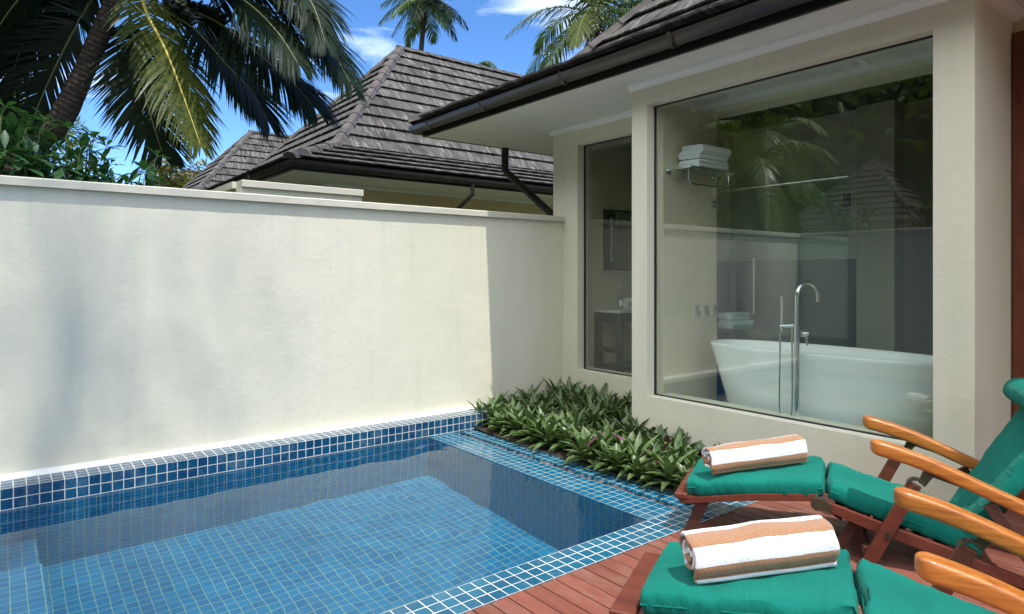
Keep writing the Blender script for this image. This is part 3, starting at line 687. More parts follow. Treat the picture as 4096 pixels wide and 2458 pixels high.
def folded_towel(loc, rz, L_, W_, T_, label, layers=3, group=None):
    """thick terry towel folded into layers; one mesh"""
    b = MB(); r = T_ / layers / 2; rr = random.Random(int(loc[2] * 991))
    pts = []; zc = r
    for k in range(layers):
        xs = [-W_ / 2 + r, W_ / 2 - r]; 
        if k % 2: xs = xs[::-1]
        for q in range(7): pts.append((lerp(xs[0], xs[1], q / 6), zc + .002 * math.sin(q * 2 + k)))
        if k < layers - 1:
            sgn = 1 if xs[1] > 0 else -1
            for q in range(1, 5): a = -math.pi / 2 + math.pi * q / 5; pts.append((xs[1] + sgn * math.cos(a) * r * 1.05, zc + r + math.sin(a) * r))
            zc += 2 * r
    def off(sgn):
        o = []
        for i, p in enumerate(pts):
            a = pts[max(i - 1, 0)]; c = pts[min(i + 1, len(pts) - 1)]; d = Vector((c[0] - a[0], c[1] - a[1])).normalized()
            o.append((p[0] - d.y * r * .94 * sgn, p[1] + d.x * r * .94 * sgn))
        return o
    ring = off(1) + off(-1)[::-1]; n = 16; rows = []
    for k in range(n + 1):
        y = lerp(-L_ / 2, L_ / 2, k / n); sh = 1 - .05 * (abs(k / n - .5) * 2) ** 6
        rows.append([(x * sh + .004 * nz3(x * 9, y * 9, z * 9), y + .006 * nz3(x * 15, k, z * 40), z * (1 - .08 * (k / n)) + .004 * nz3(x * 12, y * 12, 5)) for x, z in ring])
    b.grid(rows, True, True)
    m = len(pts)
    for row, rev in ((rows[0], False), (rows[-1], True)):
        for i in range(m - 1):
            q = [row[i], row[i + 1], row[2 * m - 2 - i], row[2 * m - 1 - i]]; b.quad(q[::-1] if rev else q)
    o = b.build('folded_towel', M['towel_white']); o.location = loc; o.rotation_euler = (0, 0, rz); tag(o, label, 'towel', group)
folded_towel((5.02, 3.60, 2.474), R(90), .44, .24, .075, 'folded white towel at the bottom of the stack on the chrome rack', 2, 'white folded towels in the bathroom')
folded_towel((5.02, 3.60, 2.550), R(91), .43, .235, .130, 'thick folded white towel on top of the stack on the chrome rack', 3, 'white folded towels in the bathroom')
sh = empty('bathroom_shelf', (5.9, 3.9, 1.0), label='low dark shelf behind the bathtub holding folded towels', cat='shelf')
b = MB(); b.box(5.55, 6.079, 3.25, 3.975, .96, 1.0); part(b, 'shelf_board', M['vanity'], sh)
folded_towel((5.72, 3.75, 1.002), R(75), .24, .24, .085, 'lower white towel folded on the low dark shelf behind the bathtub', 3, 'white folded towels in the bathroom')
folded_towel((5.71, 3.75, 1.088), R(80), .23, .22, .07, 'upper white towel folded on the low dark shelf behind the bathtub', 2, 'white folded towels in the bathroom')
for k, (xx, w_) in enumerate(((5.10, 'nearest the window glass'), (5.235, 'in the middle of the row'), (5.37, 'nearest the dark shower wall'))):
    b = MB(); b.box(xx - .022, xx + .022, 3.738, 3.754, 1.14, 1.24); b.box(xx - .018, xx + .018, 3.715, 3.737, 1.14, 1.16); b.box(xx - .014, xx + .014, 3.712, 3.72, 1.161, 1.2)
    o = b.build('robe_hook', m_plain('hook_metal', (.45, .5, .48), .2, .6), bevel=.004, weld=True); tag(o, 'small glassy robe hook on the tiled wall, ' + w_, 'hook', 'robe hooks beside the bathtub')
b = MB(); b.tube([(5.37, 3.754, 2.20), (5.37, 3.742, 2.20)], .034, 18); b.tube([(5.37, 3.742, 2.2), (5.37, 3.73, 2.2)], .012, 12)
tag(b.build('wall_flange', M['chrome'], weld=True), 'round chrome wall plate alone on the tiles below the towel rack', 'wall plate')
ss = empty('shower_screen', (5.45, 3.1, .302), label='clear glass shower screen with a chrome top rail behind the bathtub', cat='shower screen')
b = MB(); b.box(5.45, 5.459, 2.53, 3.62, .31, 2.31); part(b, 'glass_panel', M['pane_shower'], ss)
b = MB(); b.tube([(5.455, 3.753, 2.33), (5.455, 2.53, 2.33)], .011, 10); part(b, 'top_rail', M['chrome'], ss)
b = MB(); b.tube([(5.42, 3.36, 1.17), (5.42, 3.36, 1.68)], .010, 10); b.tube([(5.42, 3.36, 1.22), (5.45, 3.36, 1.22)], .006, 8); b.tube([(5.42, 3.36, 1.63), (5.45, 3.36, 1.63)], .006, 8); part(b, 'door_handle', M['chrome'], ss)
b = MB(); b.box(5.44, 5.47, 2.52, 2.57, 2.09, 2.19); part(b, 'hinge', M['seal'], ss)

# ================================================================== DECK CHAIRS
CH = m_wood  # (materials above)
def softbox(L_, W_, T_, wr=.006, seed=0, n=(34, 26, 5), pw=7.0, crease='y'):
    """pillow-like cushion; x in [0,L], y in [-W/2,W/2], z in [0,T]"""
    b = MB(); nx, ny, nzz = n
    def mapp(u, v, w):
        # u,v,w in [-1,1] on the cube surface -> rounded
        ax = abs(u) ** pw + abs(v) ** pw; f = 1 - .55 * max(0, ax - .4) / 1.6
        ez = w * (1 - .24 * max(abs(u) ** 9, abs(v) ** 9)) * (1 + .05 * (1 - u * u) * (1 - v * v))
        rx = u * (1 - .018 * abs(w) ** 3); ry = v * (1 - .03 * abs(w) ** 3)
        cr = 1 - .02 * (abs(u) * abs(v)) ** 6
        x = (rx * cr * .5 + .5) * L_; y = ry * cr * .5 * W_; z = (ez * .5 + .5) * T_
        q = noise.noise(Vector((x * 6 + seed, y * 5, z * 5))) * wr
        edge = max(abs(u), abs(v)) ** 6
        q += edge * wr * 1.2 * noise.noise(Vector((x * 3 + seed, y * 38, 7))) * (1 if abs(u) > abs(v) else .2)
        q += edge * wr * .8 * noise.noise(Vector((x * 34, y * 3 + seed, 9))) * (1 if abs(v) >= abs(u) else .2)
        q += wr * .9 * noise.noise(Vector((x * 4 + y * 16, seed, y * 3 - x * 7))) * .6
        return Vector((x + (q if abs(u) > .99 else 0), y + (q if abs(v) > .99 else 0), z + (q if abs(w) > .5 else 0)))
    def uvw(k, m): 
        t = k / m * 2 - 1; return math.copysign(1 - (1 - abs(t)) ** 1.35, t)
    for w in (-1, 1):
        rows = [[mapp(uvw(i, nx), uvw(j, ny), w) for j in range(ny + 1)] for i in range(nx + 1)]
        uvs = [[((p.x), (p.y)) for p in r] for r in rows]
        if w < 0: rows = [r[::-1] for r in rows]; uvs = [r[::-1] for r in uvs]
        b.grid(rows, True, uv=[[(q[1], q[0]) for q in r] for r in uvs])
    def side(fn, m):
        rows = [[fn(uvw(i, m), -1 + 2 * k / nzz) for k in range(nzz + 1)] for i in range(m + 1)]
        b.grid(rows, True, uv=[[(p.x + p.y, p.z) for p in r] for r in rows])
    side(lambda t, w: mapp(t, -1, w), nx); side(lambda t, w: mapp(-t, 1, w), nx); side(lambda t, w: mapp(1, t, w), ny); side(lambda t, w: mapp(-1, -t, w), ny)
    return b
def piping(L_, W_, z, r=.0035, seed=0):
    b = MB(); pts = []; m = 22
    for k in range(m): pts.append((L_ * (.012 + .976 * k / m), -W_ / 2 * .985, z + .003 * nz3(k, seed, 1)))
    for k in range(m): pts.append((L_ * .988, W_ * (-.4925 + .985 * k / m), z + .003 * nz3(k, seed, 2)))
    for k in range(m): pts.append((L_ * (.988 - .976 * k / m), W_ / 2 * .985, z + .003 * nz3(k, seed, 3)))
    for k in range(m + 1): pts.append((L_ * .012, W_ * (.4925 - .985 * k / m), z + .003 * nz3(k, seed, 4)))
    b.tube(pts, r, 6, False); return b

def bar(b, p0, p1, w, y0, y1, ends=0.0):
    """flat plank in the x-z plane from p0 to p1, width w, between y0,y1"""
    d = Vector((p1[0] - p0[0], p1[1] - p0[1])).normalized(); n = Vector((-d.y, d.x)) * w / 2
    P = [(p0[0] - n.x, p0[1] - n.y), (p1[0] - n.x, p1[1] - n.y), (p1[0] + n.x, p1[1] + n.y), (p0[0] + n.x, p0[1] + n.y)]
    if ends:
        P = [(p0[0] - n.x + d.x * ends, p0[1] - n.y + d.y * ends), (p1[0] - n.x, p1[1] - n.y), (p1[0] + n.x, p1[1] + n.y), (p0[0] + n.x, p0[1] + n.y), (p0[0] - n.x * .3 - d.x * ends * .5, p0[1] - n.y * .3 - d.y * ends * .5)]
    b.prism(P, y0, y1)

G0 = .07  # deck level
def deck_chair(loc, rz, label, seed, armz=(0, 0), ax=0.0, foot=0.0):
    t = empty('steamer_chair', (loc[0], loc[1], G0), rz, label=label, cat='deck chair', group='wooden steamer chairs on the deck')
    def P(mb, nm, mat, bev=.004, **kw):
        o = mb.build(nm, mat, t, bevel=bev, **kw); o.matrix_parent_inverse = Matrix.Translation((0, 0, -G0)); return o
    ri = .268
    # leg rest
    for s in (-1, 1):
        b = MB(); y0, y1 = sorted((s * (ri - .03), s * (ri - .002)))
        b.prism([(-.715 - foot, .250), (-.70 - foot, .236), (-.62, .250), (-.30, .310), (-.03, .345), (.0, .352), (.0, .385), (-.06, .382), (-.32, .345), (-.62, .285), (-.70 - foot, .273), (-.715 - foot, .266)], y0, y1)
        P(b, 'leg_rest_rail', M['teak_red'])
    b = MB()
    for k in range(7): x = -.66 + k * .1; b.box(x, x + .055, -(ri - .031), ri - .031, .275 + (x + .7) * .14, .287 + (x + .7) * .14)
    P(b, 'slat_panel', M['teak_red'], .002)
    for s in (-1, 1):
        b = MB(); bar(b, (-.665, G0 + .002), (-.575, .268), .058, *sorted((s * (ri - .058), s * (ri - .031)))); P(b, 'folding_leg', M['teak_dark'])
    b = MB(); b.box(-.655, -.61, -(ri - .06), ri - .06, .155, .185); P(b, 'stretcher', M['teak_dark'])
    b = MB(); b.box(-.738 - foot, -.665 - foot * .5, -(ri + .012), ri + .012, .268, .298); P(b, 'end_rail', M['teak_red'], .009, seg=3)
    # seat frame
    for s in (-1, 1):
        b = MB(); y0, y1 = sorted((s * ri, s * (ri + .028)))
        b.prism([(.03, .318), (.22, .254), (.49, .180), (.86, .080), (1.02, .074), (1.04, .10), (.86, .130), (.53, .228), (.292, .292), (.045, .362)], y0, y1)
        P(b, 'seat_rail', M['teak_red'])
        b = MB(); y0, y1 = sorted((s * (ri + .0285), s * (ri + .033))); y2, y3 = sorted((s * (ri - .0), s * (ri + .036)))
        cx, cz, rr = -.002, .346, .034
        pl = [(cx + rr * math.cos(a), cz + rr * math.sin(a)) for a in [R(115 + 14 * k) for k in range(14)]]
        b.prism([(.062, .315), (.062, .352), (.02, .378)] + pl + [(.035, .318)], *sorted((s * (ri - .001), s * (ri + .0335))))
        P(b, 'hinge_plate', M['brass'], .002)
    b = MB()
    for k in range(7): x = .08 + k * .088; z = .338 - (x - .03) * .277; b.box(x, x + .055, -ri + .001, ri - .001, z, z + .012)
    P(b, 'seat_slats', M['teak_dark'], .002)
    # crossed legs
    for s in (-1, 1):
        b = MB(); bar(b, (.215, G0 + .002), (.425, .515), .062, *sorted((s * (ri + .037), s * (ri + .064)))); P(b, 'front_leg', M['teak_red'])
        b = MB(); bar(b, (.10, .12), (.20, .31), .05, *sorted((s * (ri - .06), s * (ri - .034)))); bar(b, (.15, .30), (.225, G0 + .002), .05, *sorted((s * (ri - .095), s * (ri - .065)))); P(b, 'knee_brace', M['teak_dark'])
        b = MB(); bar(b, (.98, G0 + .002), (.72, .46), .055, *sorted((s * (ri + .037), s * (ri + .064)))); P(b, 'rear_leg', M['teak_dark'])
        b = MB(); b.tube([(.312, s * (ri + .064), .248), (.312, s * (ri + .070), .248)], .014, 14); P(b, 'screw', M['brass'], 0)
        b = MB(); b.tube([(.428, s * (ri + .064), .5), (.428, s * (ri + .069), .5)], .010, 12); P(b, 'screw', M['brass'], 0)
        # arm bracket
        b = MB(); yc = s * (ri + .05); cx, cz = .428, .505
        arc = [(cx + .040 * math.cos(a), cz + .040 * math.sin(a)) for a in [R(10 + 15 * k) for k in range(11)]]; arc2 = [(cx + .030 * math.cos(a), cz + .030 * math.sin(a)) for a in [R(160 - 15 * k) for k in range(11)]]
        b.prism(arc + arc2, yc - .019, yc + .019)
        b.prism([(.440, .525), (.455, .570), (.47, .592), (.63, .532), (.63, .518), (.50, .556), (.488, .540), (.468, .508)], yc - .009, yc + .009)
        P(b, 'arm_bracket', M['brass'], .001)
    b = MB(); b.box(.20, .235, -(ri + .036), ri + .036, .13, .165); P(b, 'cross_bar', M['teak_dark'])
    # arm rests: tapered, rounded paddle front
    for k, s in enumerate((-1, 1)):
        b = MB(); yc = s * (ri + .035) ; dz = armz[k]; secs = []
        n = 34
        for i in range(n + 1):
            u = (i / n) ** 1.7; x = .235 + ax + u * .75
            zt = lerp(.71, .437, u) + .035 * math.sin(math.pi * min(1, u * 1.15)) * (1 - u) + .004 + dz
            th = .073 - .010 * u; wd = .043 - .008 * u
            e = min(1, (u / .055)); e = math.sqrt(max(0, 1 - (1 - e) ** 2)); ew = max(e, .05); eh = .40 + .60 * e
            mid = zt - th / 2; sec = []
            for q in range(24):
                a = 2 * math.pi * (q + .5) / 24; c_, s_2 = math.cos(a), math.sin(a)
                sec.append((x, yc + wd * ew * math.copysign(abs(c_) ** .38, c_), mid + th / 2 * eh * math.copysign(abs(s_2) ** .38, s_2)))
            secs.append(sec[::-1])
        b.grid(secs, True, True); b.quad(secs[0][::-1]); b.quad(secs[-1])
        o = P(b, 'arm_rest', M['arm'], 0, weld=True)
    # back frame
    for s in (-1, 1):
        b = MB(); bar(b, (.66, .20), (1.13, 1.02), .045, *sorted((s * (ri - .06), s * (ri - .032)))); P(b, 'back_stile', M['teak_dark'])
    b = MB()
    for k in range(6): u = k / 5; x = lerp(.74, 1.12, u); z = lerp(.34, 1.0, u); b.box(x, x + .012, -(ri - .061), ri - .061, z, z + .045)
    P(b, 'back_slats', M['teak_dark'], .002)
    # cushions
    def cushion(nm, p, ang, L_, W_, T_, sd, wr=.006, **kw):
        b = softbox(L_, W_, T_, wr, sd, **kw); o = b.build(nm, M['canvas'], t, weld=True)
        o.matrix_parent_inverse = Matrix.Translation((0, 0, -G0)); o.location = (p[0], 0, p[1]); o.rotation_euler = (0, -ang, 0)
        b = piping(L_, W_, T_ * .52, seed=sd); q = b.build('piping', M['canvas'], o, smooth=True); return o
    cushion('leg_cushion', (-.672, .276), math.atan2(.088, .70), .715, .525, .102, seed, .012)
    cushion('seat_cushion', (.035, .360), math.atan2(-.195, .70), .70, .51, .095, seed + 5, .012)
    cushion('back_cushion', (.70, .225), math.atan2(.47, .27), .86, .50, .085, seed + 9, .010)
    b = MB(); rows = []
    for i in range(25):
        y = lerp(-.25, .25, i / 24); e = min(1, (min(i, 24 - i)) / 3); e = math.sqrt(1 - (1 - e) ** 2) if e < 1 else 1
        rows.append([(.965 + .085 * max(e, .2) * math.cos(a) + .006 * nz3(i * .5, a * 2, seed), y, .925 + .068 * max(e, .2) * math.sin(a) + .006 * nz3(i * .4, a * 2, seed + 3)) for a in [2 * math.pi * k / 20 for k in range(20)]])
    b.grid(rows, True, True, uv=[[(r[1], k * .02) for k, r in enumerate(rw_ + [rw_[0]])] for rw_ in rows]); b.quad(rows[0][::-1]); b.quad(rows[-1])
    P(b, 'head_roll', M['canvas'], 0)
    return t
RZ = math.atan2(-.8905, .4549)
deck_chair((3.589, 1.831), RZ, 'wooden steamer chair with green cushions farther from the viewer, next to the house wall', 1)
deck_chair((2.371, 1.115), RZ, 'wooden steamer chair with green cushions nearest the viewer, cut off by the frame', 40, armz=(-.02, 0), ax=-.055, foot=.045)

# ---- rolled striped towels
def rolled_towel(p0, p1, z, wd, ht, label, seed, loose=0.0, flatten=2.4, turns=2.6, ph=0.0):
    """roll whose axis runs p0->p1 on the cushion; spiral cross-section"""
    ax = Vector((p1[0] - p0[0], p1[1] - p0[1], p1[2] - p0[2])); L_ = ax.length; dx = ax.normalized(); dy = Vector((0, 0, 1)).cross(dx).normalized(); dz = dx.cross(dy)
    th = .016; n = 110; pts = []
    a0 = R(232) - turns * 2 * math.pi
    for k in range(n + 1):
        u = k / n; an = a0 + turns * 2 * math.pi * u; r = lerp(.10, .98, u)
        c, s_ = math.cos(an), math.sin(an); e = 2 / flatten
        pts.append(((wd / 2 - th / 2) * r * math.copysign(abs(c) ** e, c), ht / 2 + (ht / 2 - th / 2) * r * math.copysign(abs(s_) ** e, s_)))
    # loose tail lying on the cushion
    tail = 7
    for k in range(1, tail + 1): pts.append((pts[n][0] + loose * k / tail * 1.0, max(th / 2, pts[n][1] - .004 * k)))
    s_acc = [0]
    for i in range(1, len(pts)): s_acc.append(s_acc[-1] + math.hypot(pts[i][0] - pts[i - 1][0], pts[i][1] - pts[i - 1][1]))
    tot = s_acc[-1]; m = 22
    def off(sg):
        o = []
        for i, p in enumerate(pts):
            a = pts[max(i - 1, 0)]; c = pts[min(i + 1, len(pts) - 1)]; d = Vector((c[0] - a[0], c[1] - a[1])); d = d.normalized() if d.length > 1e-6 else Vector((1, 0))
            o.append((p[0] + d.y * th / 2 * .93 * sg, p[1] - d.x * th / 2 * .93 * sg))
        return o
    oo, ii = off(1), off(-1); b = MB()
    def W(x, zz, v):
        q = .0075 * noise.noise(Vector((x * 9, v * L_ * 7 + seed, zz * 9))); sg = 1 - .05 * abs(v - .5)
        return Vector(p0) + dx * (v * L_ + .012 * nz3(x * 14, zz * 14, seed + round(v))) + dy * (x * sg + q) + dz * (max(zz, .0) * sg + q * (zz / ht))
    for arr, rev in ((oo, False), (ii, True)):
        rows = [[W(x, zz, k / m) for (x, zz) in arr] for k in range(m + 1)]
        uvs = [[(ph + tot - s_acc[i], k / m * L_) for i in range(len(arr))] for k in range(m + 1)]
        if rev: rows = rows[::-1]; uvs = uvs[::-1]
        b.grid(rows, True, uv=uvs)
    for v, rev in ((0, True), (1, False)):
        r1 = [W(x, zz, v) for x, zz in oo]; r2 = [W(x, zz, v) for x, zz in ii]; mid = [(a + c) / 2 + dx * (.006 if v else -.006) for a, c in zip(r1, r2)]
        uvs = [[(ph + tot - s_acc[i], 0) for i in range(len(oo))]] * 2
        b.grid([r1, mid] if rev else [mid, r1], True, uv=uvs); b.grid([mid, r2] if rev else [r2, mid], True, uv=uvs)
    for e_ in (-1,):
        rows = [[W(*oo[e_], k / m), W(*ii[e_], k / m)] for k in range(m + 1)]; b.grid(rows, True, uv=[[(ph, 0), (ph, 0)]] * (m + 1))
    # short terry pile on the surface
    o = b.build('rolled_towel', M['towel'], weld=True)
    tag(o, label, 'towel', 'rolled striped towels on the deck chairs'); return o
rolled_towel((2.025, 1.515, .412), (2.445, 1.215, .470), 0, .215, .172, 'loosely rolled white and tan striped towel on the near chair, its spiral end showing', 2, loose=-.012, ph=.016)
rolled_towel((3.165, 2.245, .412), (3.63, 1.95, .468), 0, .170, .155, 'flatter rolled white and tan striped towel on the chair by the house wall', 9, loose=.0, flatten=3.0, turns=2.35, ph=.036)

# ================================================================== PLANTER
def leaf_blade(b, base, d, L_, W_, droop, n=4, fold=.25, up=Vector((0, 0, 1)), tipw=.06, shape=1.0):
    """a folded lance-shaped leaf"""
    d = d.normalized(); sd = d.cross(up)
    sd = sd.normalized() if sd.length > 1e-3 else Vector((1, 0, 0))
    p = Vector(base); rows = []
    for k in range(n + 1):
        u = k / n; wv = W_ * (math.sin(math.pi * min(1, (u * .86 + .14)) ** shape)) if k < n else W_ * tipw
        nn = sd.cross(d).normalized()
        rows.append([p - sd * wv / 2 + nn * wv * fold, p.copy(), p + sd * wv / 2 + nn * wv * fold])
        d = (d - Vector((0, 0, 1)) * droop / n).normalized(); p = p + d * L_ / n
    b.grid(rows, True)
M['rhoeo'] = m_leaf('planter_leaf', (.060, .112, .034), (.135, .190, .066), .36, .18, .5)
M['rhoeo_p'] = m_leaf('planter_leaf_purple', (.20, .05, .13), (.09, .07, .03), .4, .25)
rnd = random.Random(11)
bg_, bp_ = MB(), MB(); pl = []
for tries in range(4000):
    x = rnd.uniform(3.71, 4.50); y = rnd.uniform(2.70, 5.52)
    if y > 3.98: x = rnd.uniform(3.80, 5.08)
    if y < 3.4 and x > 4.25: continue
    if all((x - a) ** 2 + (y - c) ** 2 > .118 ** 2 for a, c in pl): pl.append((x, y))
    if len(pl) > 150: break
for (x, y) in pl:
    back = (x - 3.70) / 1.0; hs_ = rnd.choice((.55, .7, .9, .9, 1.0, 1.15)) * (1.12 if x < 3.88 else 1) * (1 + .22 * max(0, back) * (y > 4.3))
    nl = rnd.randint(13, 18); z0 = .02 + .05 * min(1, back)
    for k in range(nl):
        a = k * 2.39996 + rnd.uniform(-.3, .3); ti = (k / nl); el = lerp(R(2), R(70), ti ** 1.05) + rnd.uniform(-.12, .12)
        d = Vector((math.cos(a) * math.cos(el), math.sin(a) * math.cos(el), math.sin(el)))
        L_ = rnd.uniform(.15, .25) * hs_ * (1 if ti < .8 else .85); B = bp_ if rnd.random() < .028 else bg_
        leaf_blade(B, (x, y, z0 + .012 * k * .45), d, L_, rnd.uniform(.050, .068), rnd.uniform(.25, .85) * (1 - ti * .6), 5, .30)
pm = bpy.data.materials
n1 = len(bg_.f); bg_.v_off = len(bg_.v)
off_ = len(bg_.v); bg_.v += bp_.v; bg_.f += [tuple(i + off_ for i in f) for f in bp_.f]; bg_.uv += bp_.uv; bg_.sm += bp_.sm
o = bg_.build('planter_ground_cover', [M['rhoeo'], M['rhoeo_p']])
for i, p in enumerate(o.data.polygons):
    if i >= n1: p.material_index = 1
tag(o, 'dense bed of lance leaved green and purple planting between pool and villa', 'ground cover', kind='stuff')
# fallen brown leaves among the planting
b = MB()
for k in range(160):
    x = rnd.uniform(3.9, 4.7); y = rnd.uniform(2.65, 4.5); a = rnd.uniform(0, 6.28)
    leaf_blade(b, (x, y, .05 + rnd.uniform(0, .03)), Vector((math.cos(a), math.sin(a), rnd.uniform(-.1, .4))), rnd.uniform(.04, .08), .03, .5, 3, .3)
tag(b.build('leaf_litter', m_leaf('dry_leaf', (.24, .10, .035), (.34, .19, .07), .7, .1)), 'scattered dry brown leaves under the planting', 'leaf litter', kind='stuff')
# pebbles in the drain channel
peb = m_plain('grey_pebble', (.09, .097, .11), .42, bump=.25, bs=120, vary=.45)
pr = []
for v in range(4):
    b = MB(); r = []
    for i in range(9):
        th = math.pi * i / 8; r.append((max(.001, math.sin(th)), -math.cos(th)))
    b.lathe([(a * .5, z * .5) for a, z in r], n=14); o = b.build('pebble', peb, weld=True)
    for vv in o.data.vertices: vv.co *= 1 + .12 * noise.noise(vv.co * 2.2 + Vector((v * 5, 0, 0)))
    pr.append(o)
cnt = 0
y = 2.62
while y < 5.3:
    for xx in (3.496, 3.522, 3.548):
        if rnd.random() < .12: continue
        o = pr[cnt] if cnt < 4 else pr[cnt % 4].copy()
        if cnt >= 4: C.objects.link(o)
        s_ = rnd.uniform(.038, .060); o.location = (xx + rnd.uniform(-.006, .006), y + rnd.uniform(-.012, .012), -.045 + rnd.uniform(0, .02))
        o.scale = (s_ * rnd.uniform(.7, .85), s_ * rnd.uniform(1.0, 1.4), s_ * rnd.uniform(.5, .75)); o.rotation_euler = (rnd.uniform(-.3, .3), rnd.uniform(-.3, .3), rnd.uniform(0, 3))
        tag(o, 'smooth grey pebble lying in the narrow drain channel beside the pool edge', 'pebble', 'pebbles in the pool drain channel'); cnt += 1
    y += .044

# ================================================================== PALMS
M['frond_shaded'] = m_leaf('palm_leaf_shaded', (.006, .014, .006), (.014, .028, .010), .5, .06, .15)  # near-black green holds the shade of frond undersides seen from below
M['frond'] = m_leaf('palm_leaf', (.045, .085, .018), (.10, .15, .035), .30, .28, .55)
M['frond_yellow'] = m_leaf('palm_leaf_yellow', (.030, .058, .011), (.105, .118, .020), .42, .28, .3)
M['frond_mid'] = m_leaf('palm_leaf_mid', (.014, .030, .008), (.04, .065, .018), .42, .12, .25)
M['frond_lit'] = m_leaf('palm_leaf_lit', (.10, .16, .03), (.20, .26, .06), .3, .35, .5)  # brighter green puts sunlight on the mirrored palms into the colour
M['rachis'] = m_plain('palm_rib', (.16, .17, .05), .45)
M['rachis_y'] = m_plain('palm_rib_yellow', (.45, .36, .04), .4)
M['trunk'] = None
def trunk_mat():
    t = NT('palm_trunk'); sp = t.n('SeparateXYZ'); t.l(t.uv(), sp.inputs[0])
    ring = t.math('SINE', t.math('ADD', t.math('MULTIPLY', sp.outputs[1], 2 * math.pi / .075), t.math('MULTIPLY', t.noise(5, 3, .6, t.pos()), 5.0)))
    n = t.noise(22, 5, .7, t.mapping(t.pos(), (1, 1, 2)))
    c = t.ramp(n, [(.3, (.02, .016, .013)), (.55, (.07, .056, .045)), (.75, (.14, .12, .10))])
    c = t.mix(t.ramp(ring, [(.0, .55), (.35, 0.0)]), c, (.03, .022, .017))
    b = t.bump(ring, .6, .012); b = t.bump(n, .8, .015, b); t.pbr(c, .92, b, spec=.15); return t.m
M['trunk'] = trunk_mat()
def bez(P, t):
    P = [Vector(p) for p in P]
    while len(P) > 1: P = [a.lerp(b_, t) for a, b_ in zip(P[:-1], P[1:])]
    return P[0]
def catmull(P, t):
    P = [Vector(p) for p in P]; n = len(P) - 1; s_ = min(n - 1e-6, t * n); i = int(s_); u = s_ - i
    p0 = P[max(i - 1, 0)]; p1 = P[i]; p2 = P[i + 1]; p3 = P[min(i + 2, n)]
    return .5 * ((2 * p1) + (p2 - p0) * u + (2 * p0 - 5 * p1 + 4 * p2 - p3) * u * u + (3 * p1 - p0 - 3 * p2 + p3) * u ** 3)
def frond_mb(P, ll=.75, lw=.04, pairs=70,  droop=1.2, start=.18, seed=0, roll=0.0, r0=.028, spread=55, seg=5, tipf=.3, flat=0.0, face=0.0):
    """returns (rib, leaflets) mesh builders for one feather frond along curve P"""
    rr = random.Random(seed); rb, lf = MB(), MB()
    cs = [catmull(P, k / 24) for k in range(25)]
    rb.tube(cs, [lerp(r0, .004, k / 24) for k in range(25)], 6)
    for k in range(pairs):
        u = lerp(start, .995, (k / (pairs - 1)) ** .95); p = catmull(P, u); d = (catmull(P, min(1, u + .01)) - catmull(P, u - .01)).normalized()
        sd = d.cross(Vector((0, 0, 1))); sd = sd.normalized() if sd.length > .05 else Vector((RGT)); 
        if roll: sd = Quaternion(d, roll) @ sd
        if face:
            vf = d.cross((p - Vector((0, 0, H))).normalized()).normalized()
            if vf.dot(sd) < 0: vf = -vf
            sd = (sd * (1 - face) + vf * face).normalized()
        env = math.sin(math.pi * min(1, .22 + (u - start) / (1 - start) * .70)) ** .7
        for s_ in (-1, 1):
            if rr.random() < .03: continue
            L_ = ll * env * rr.uniform(.86, 1.1) * (1 if u < .9 else lerp(1, tipf + .35, (u - .9) / .1)); an = R(lerp(spread + 14, 18, u ** 1.5) + rr.uniform(-6, 6))
            dd = (sd * s_ * math.sin(an) + d * math.cos(an) + Vector((0, 0, .18 * (1 - flat))) ).normalized()
            q = p.copy(); rows = []; wv0 = lw * rr.uniform(.8, 1.15)
            g_ = droop * rr.uniform(.7, 1.3); upv = sd.cross(d).normalized()
            if upv.z < 0: upv = -upv
            tw = rr.uniform(-.4, .4)
            for j in range(seg + 1):
                v = j / seg; wv = wv0 * (1 - v) ** .55 * (1 if j else .5) + .001
                side = dd.cross(upv); side = side.normalized() if side.length > 1e-3 else sd
                side = Quaternion(dd, tw * v) @ side
                rows.append([q - side * wv / 2, q + side * wv / 2]); dd = (dd - Vector((0, 0, 1)) * g_ / seg).normalized(); q = q + dd * L_ / seg
            lf.grid(rows, True)
    return rb, lf
def add_frond(root, P, mat=None, rib=None, name='frond', label=None, **kw):
    rb, lf = frond_mb(P, **kw); n1 = len(rb.f); off_ = len(rb.v)
    rb.v += lf.v; rb.f += [tuple(i + off_ for i in f) for f in lf.f]; rb.uv += lf.uv; rb.sm += lf.sm
    o = rb.build(name, [rib or M['rachis'], mat or M['frond']]); 
    for i, p in enumerate(o.data.polygons):
        if i >= n1: p.material_index = 1
    o.parent = root; o.matrix_parent_inverse = Matrix.Translation(-Vector(root.location))
    if label: o['label'] = label
    return o
def pix(u, v, d):
    """a point d metres in front of the camera station, given as bearing and rise"""
    a = (u - 2048) / 2625; return FWD * d + RGT * (a * d) + Vector((0, 0, H + (1099 - v) / 2625 * d))
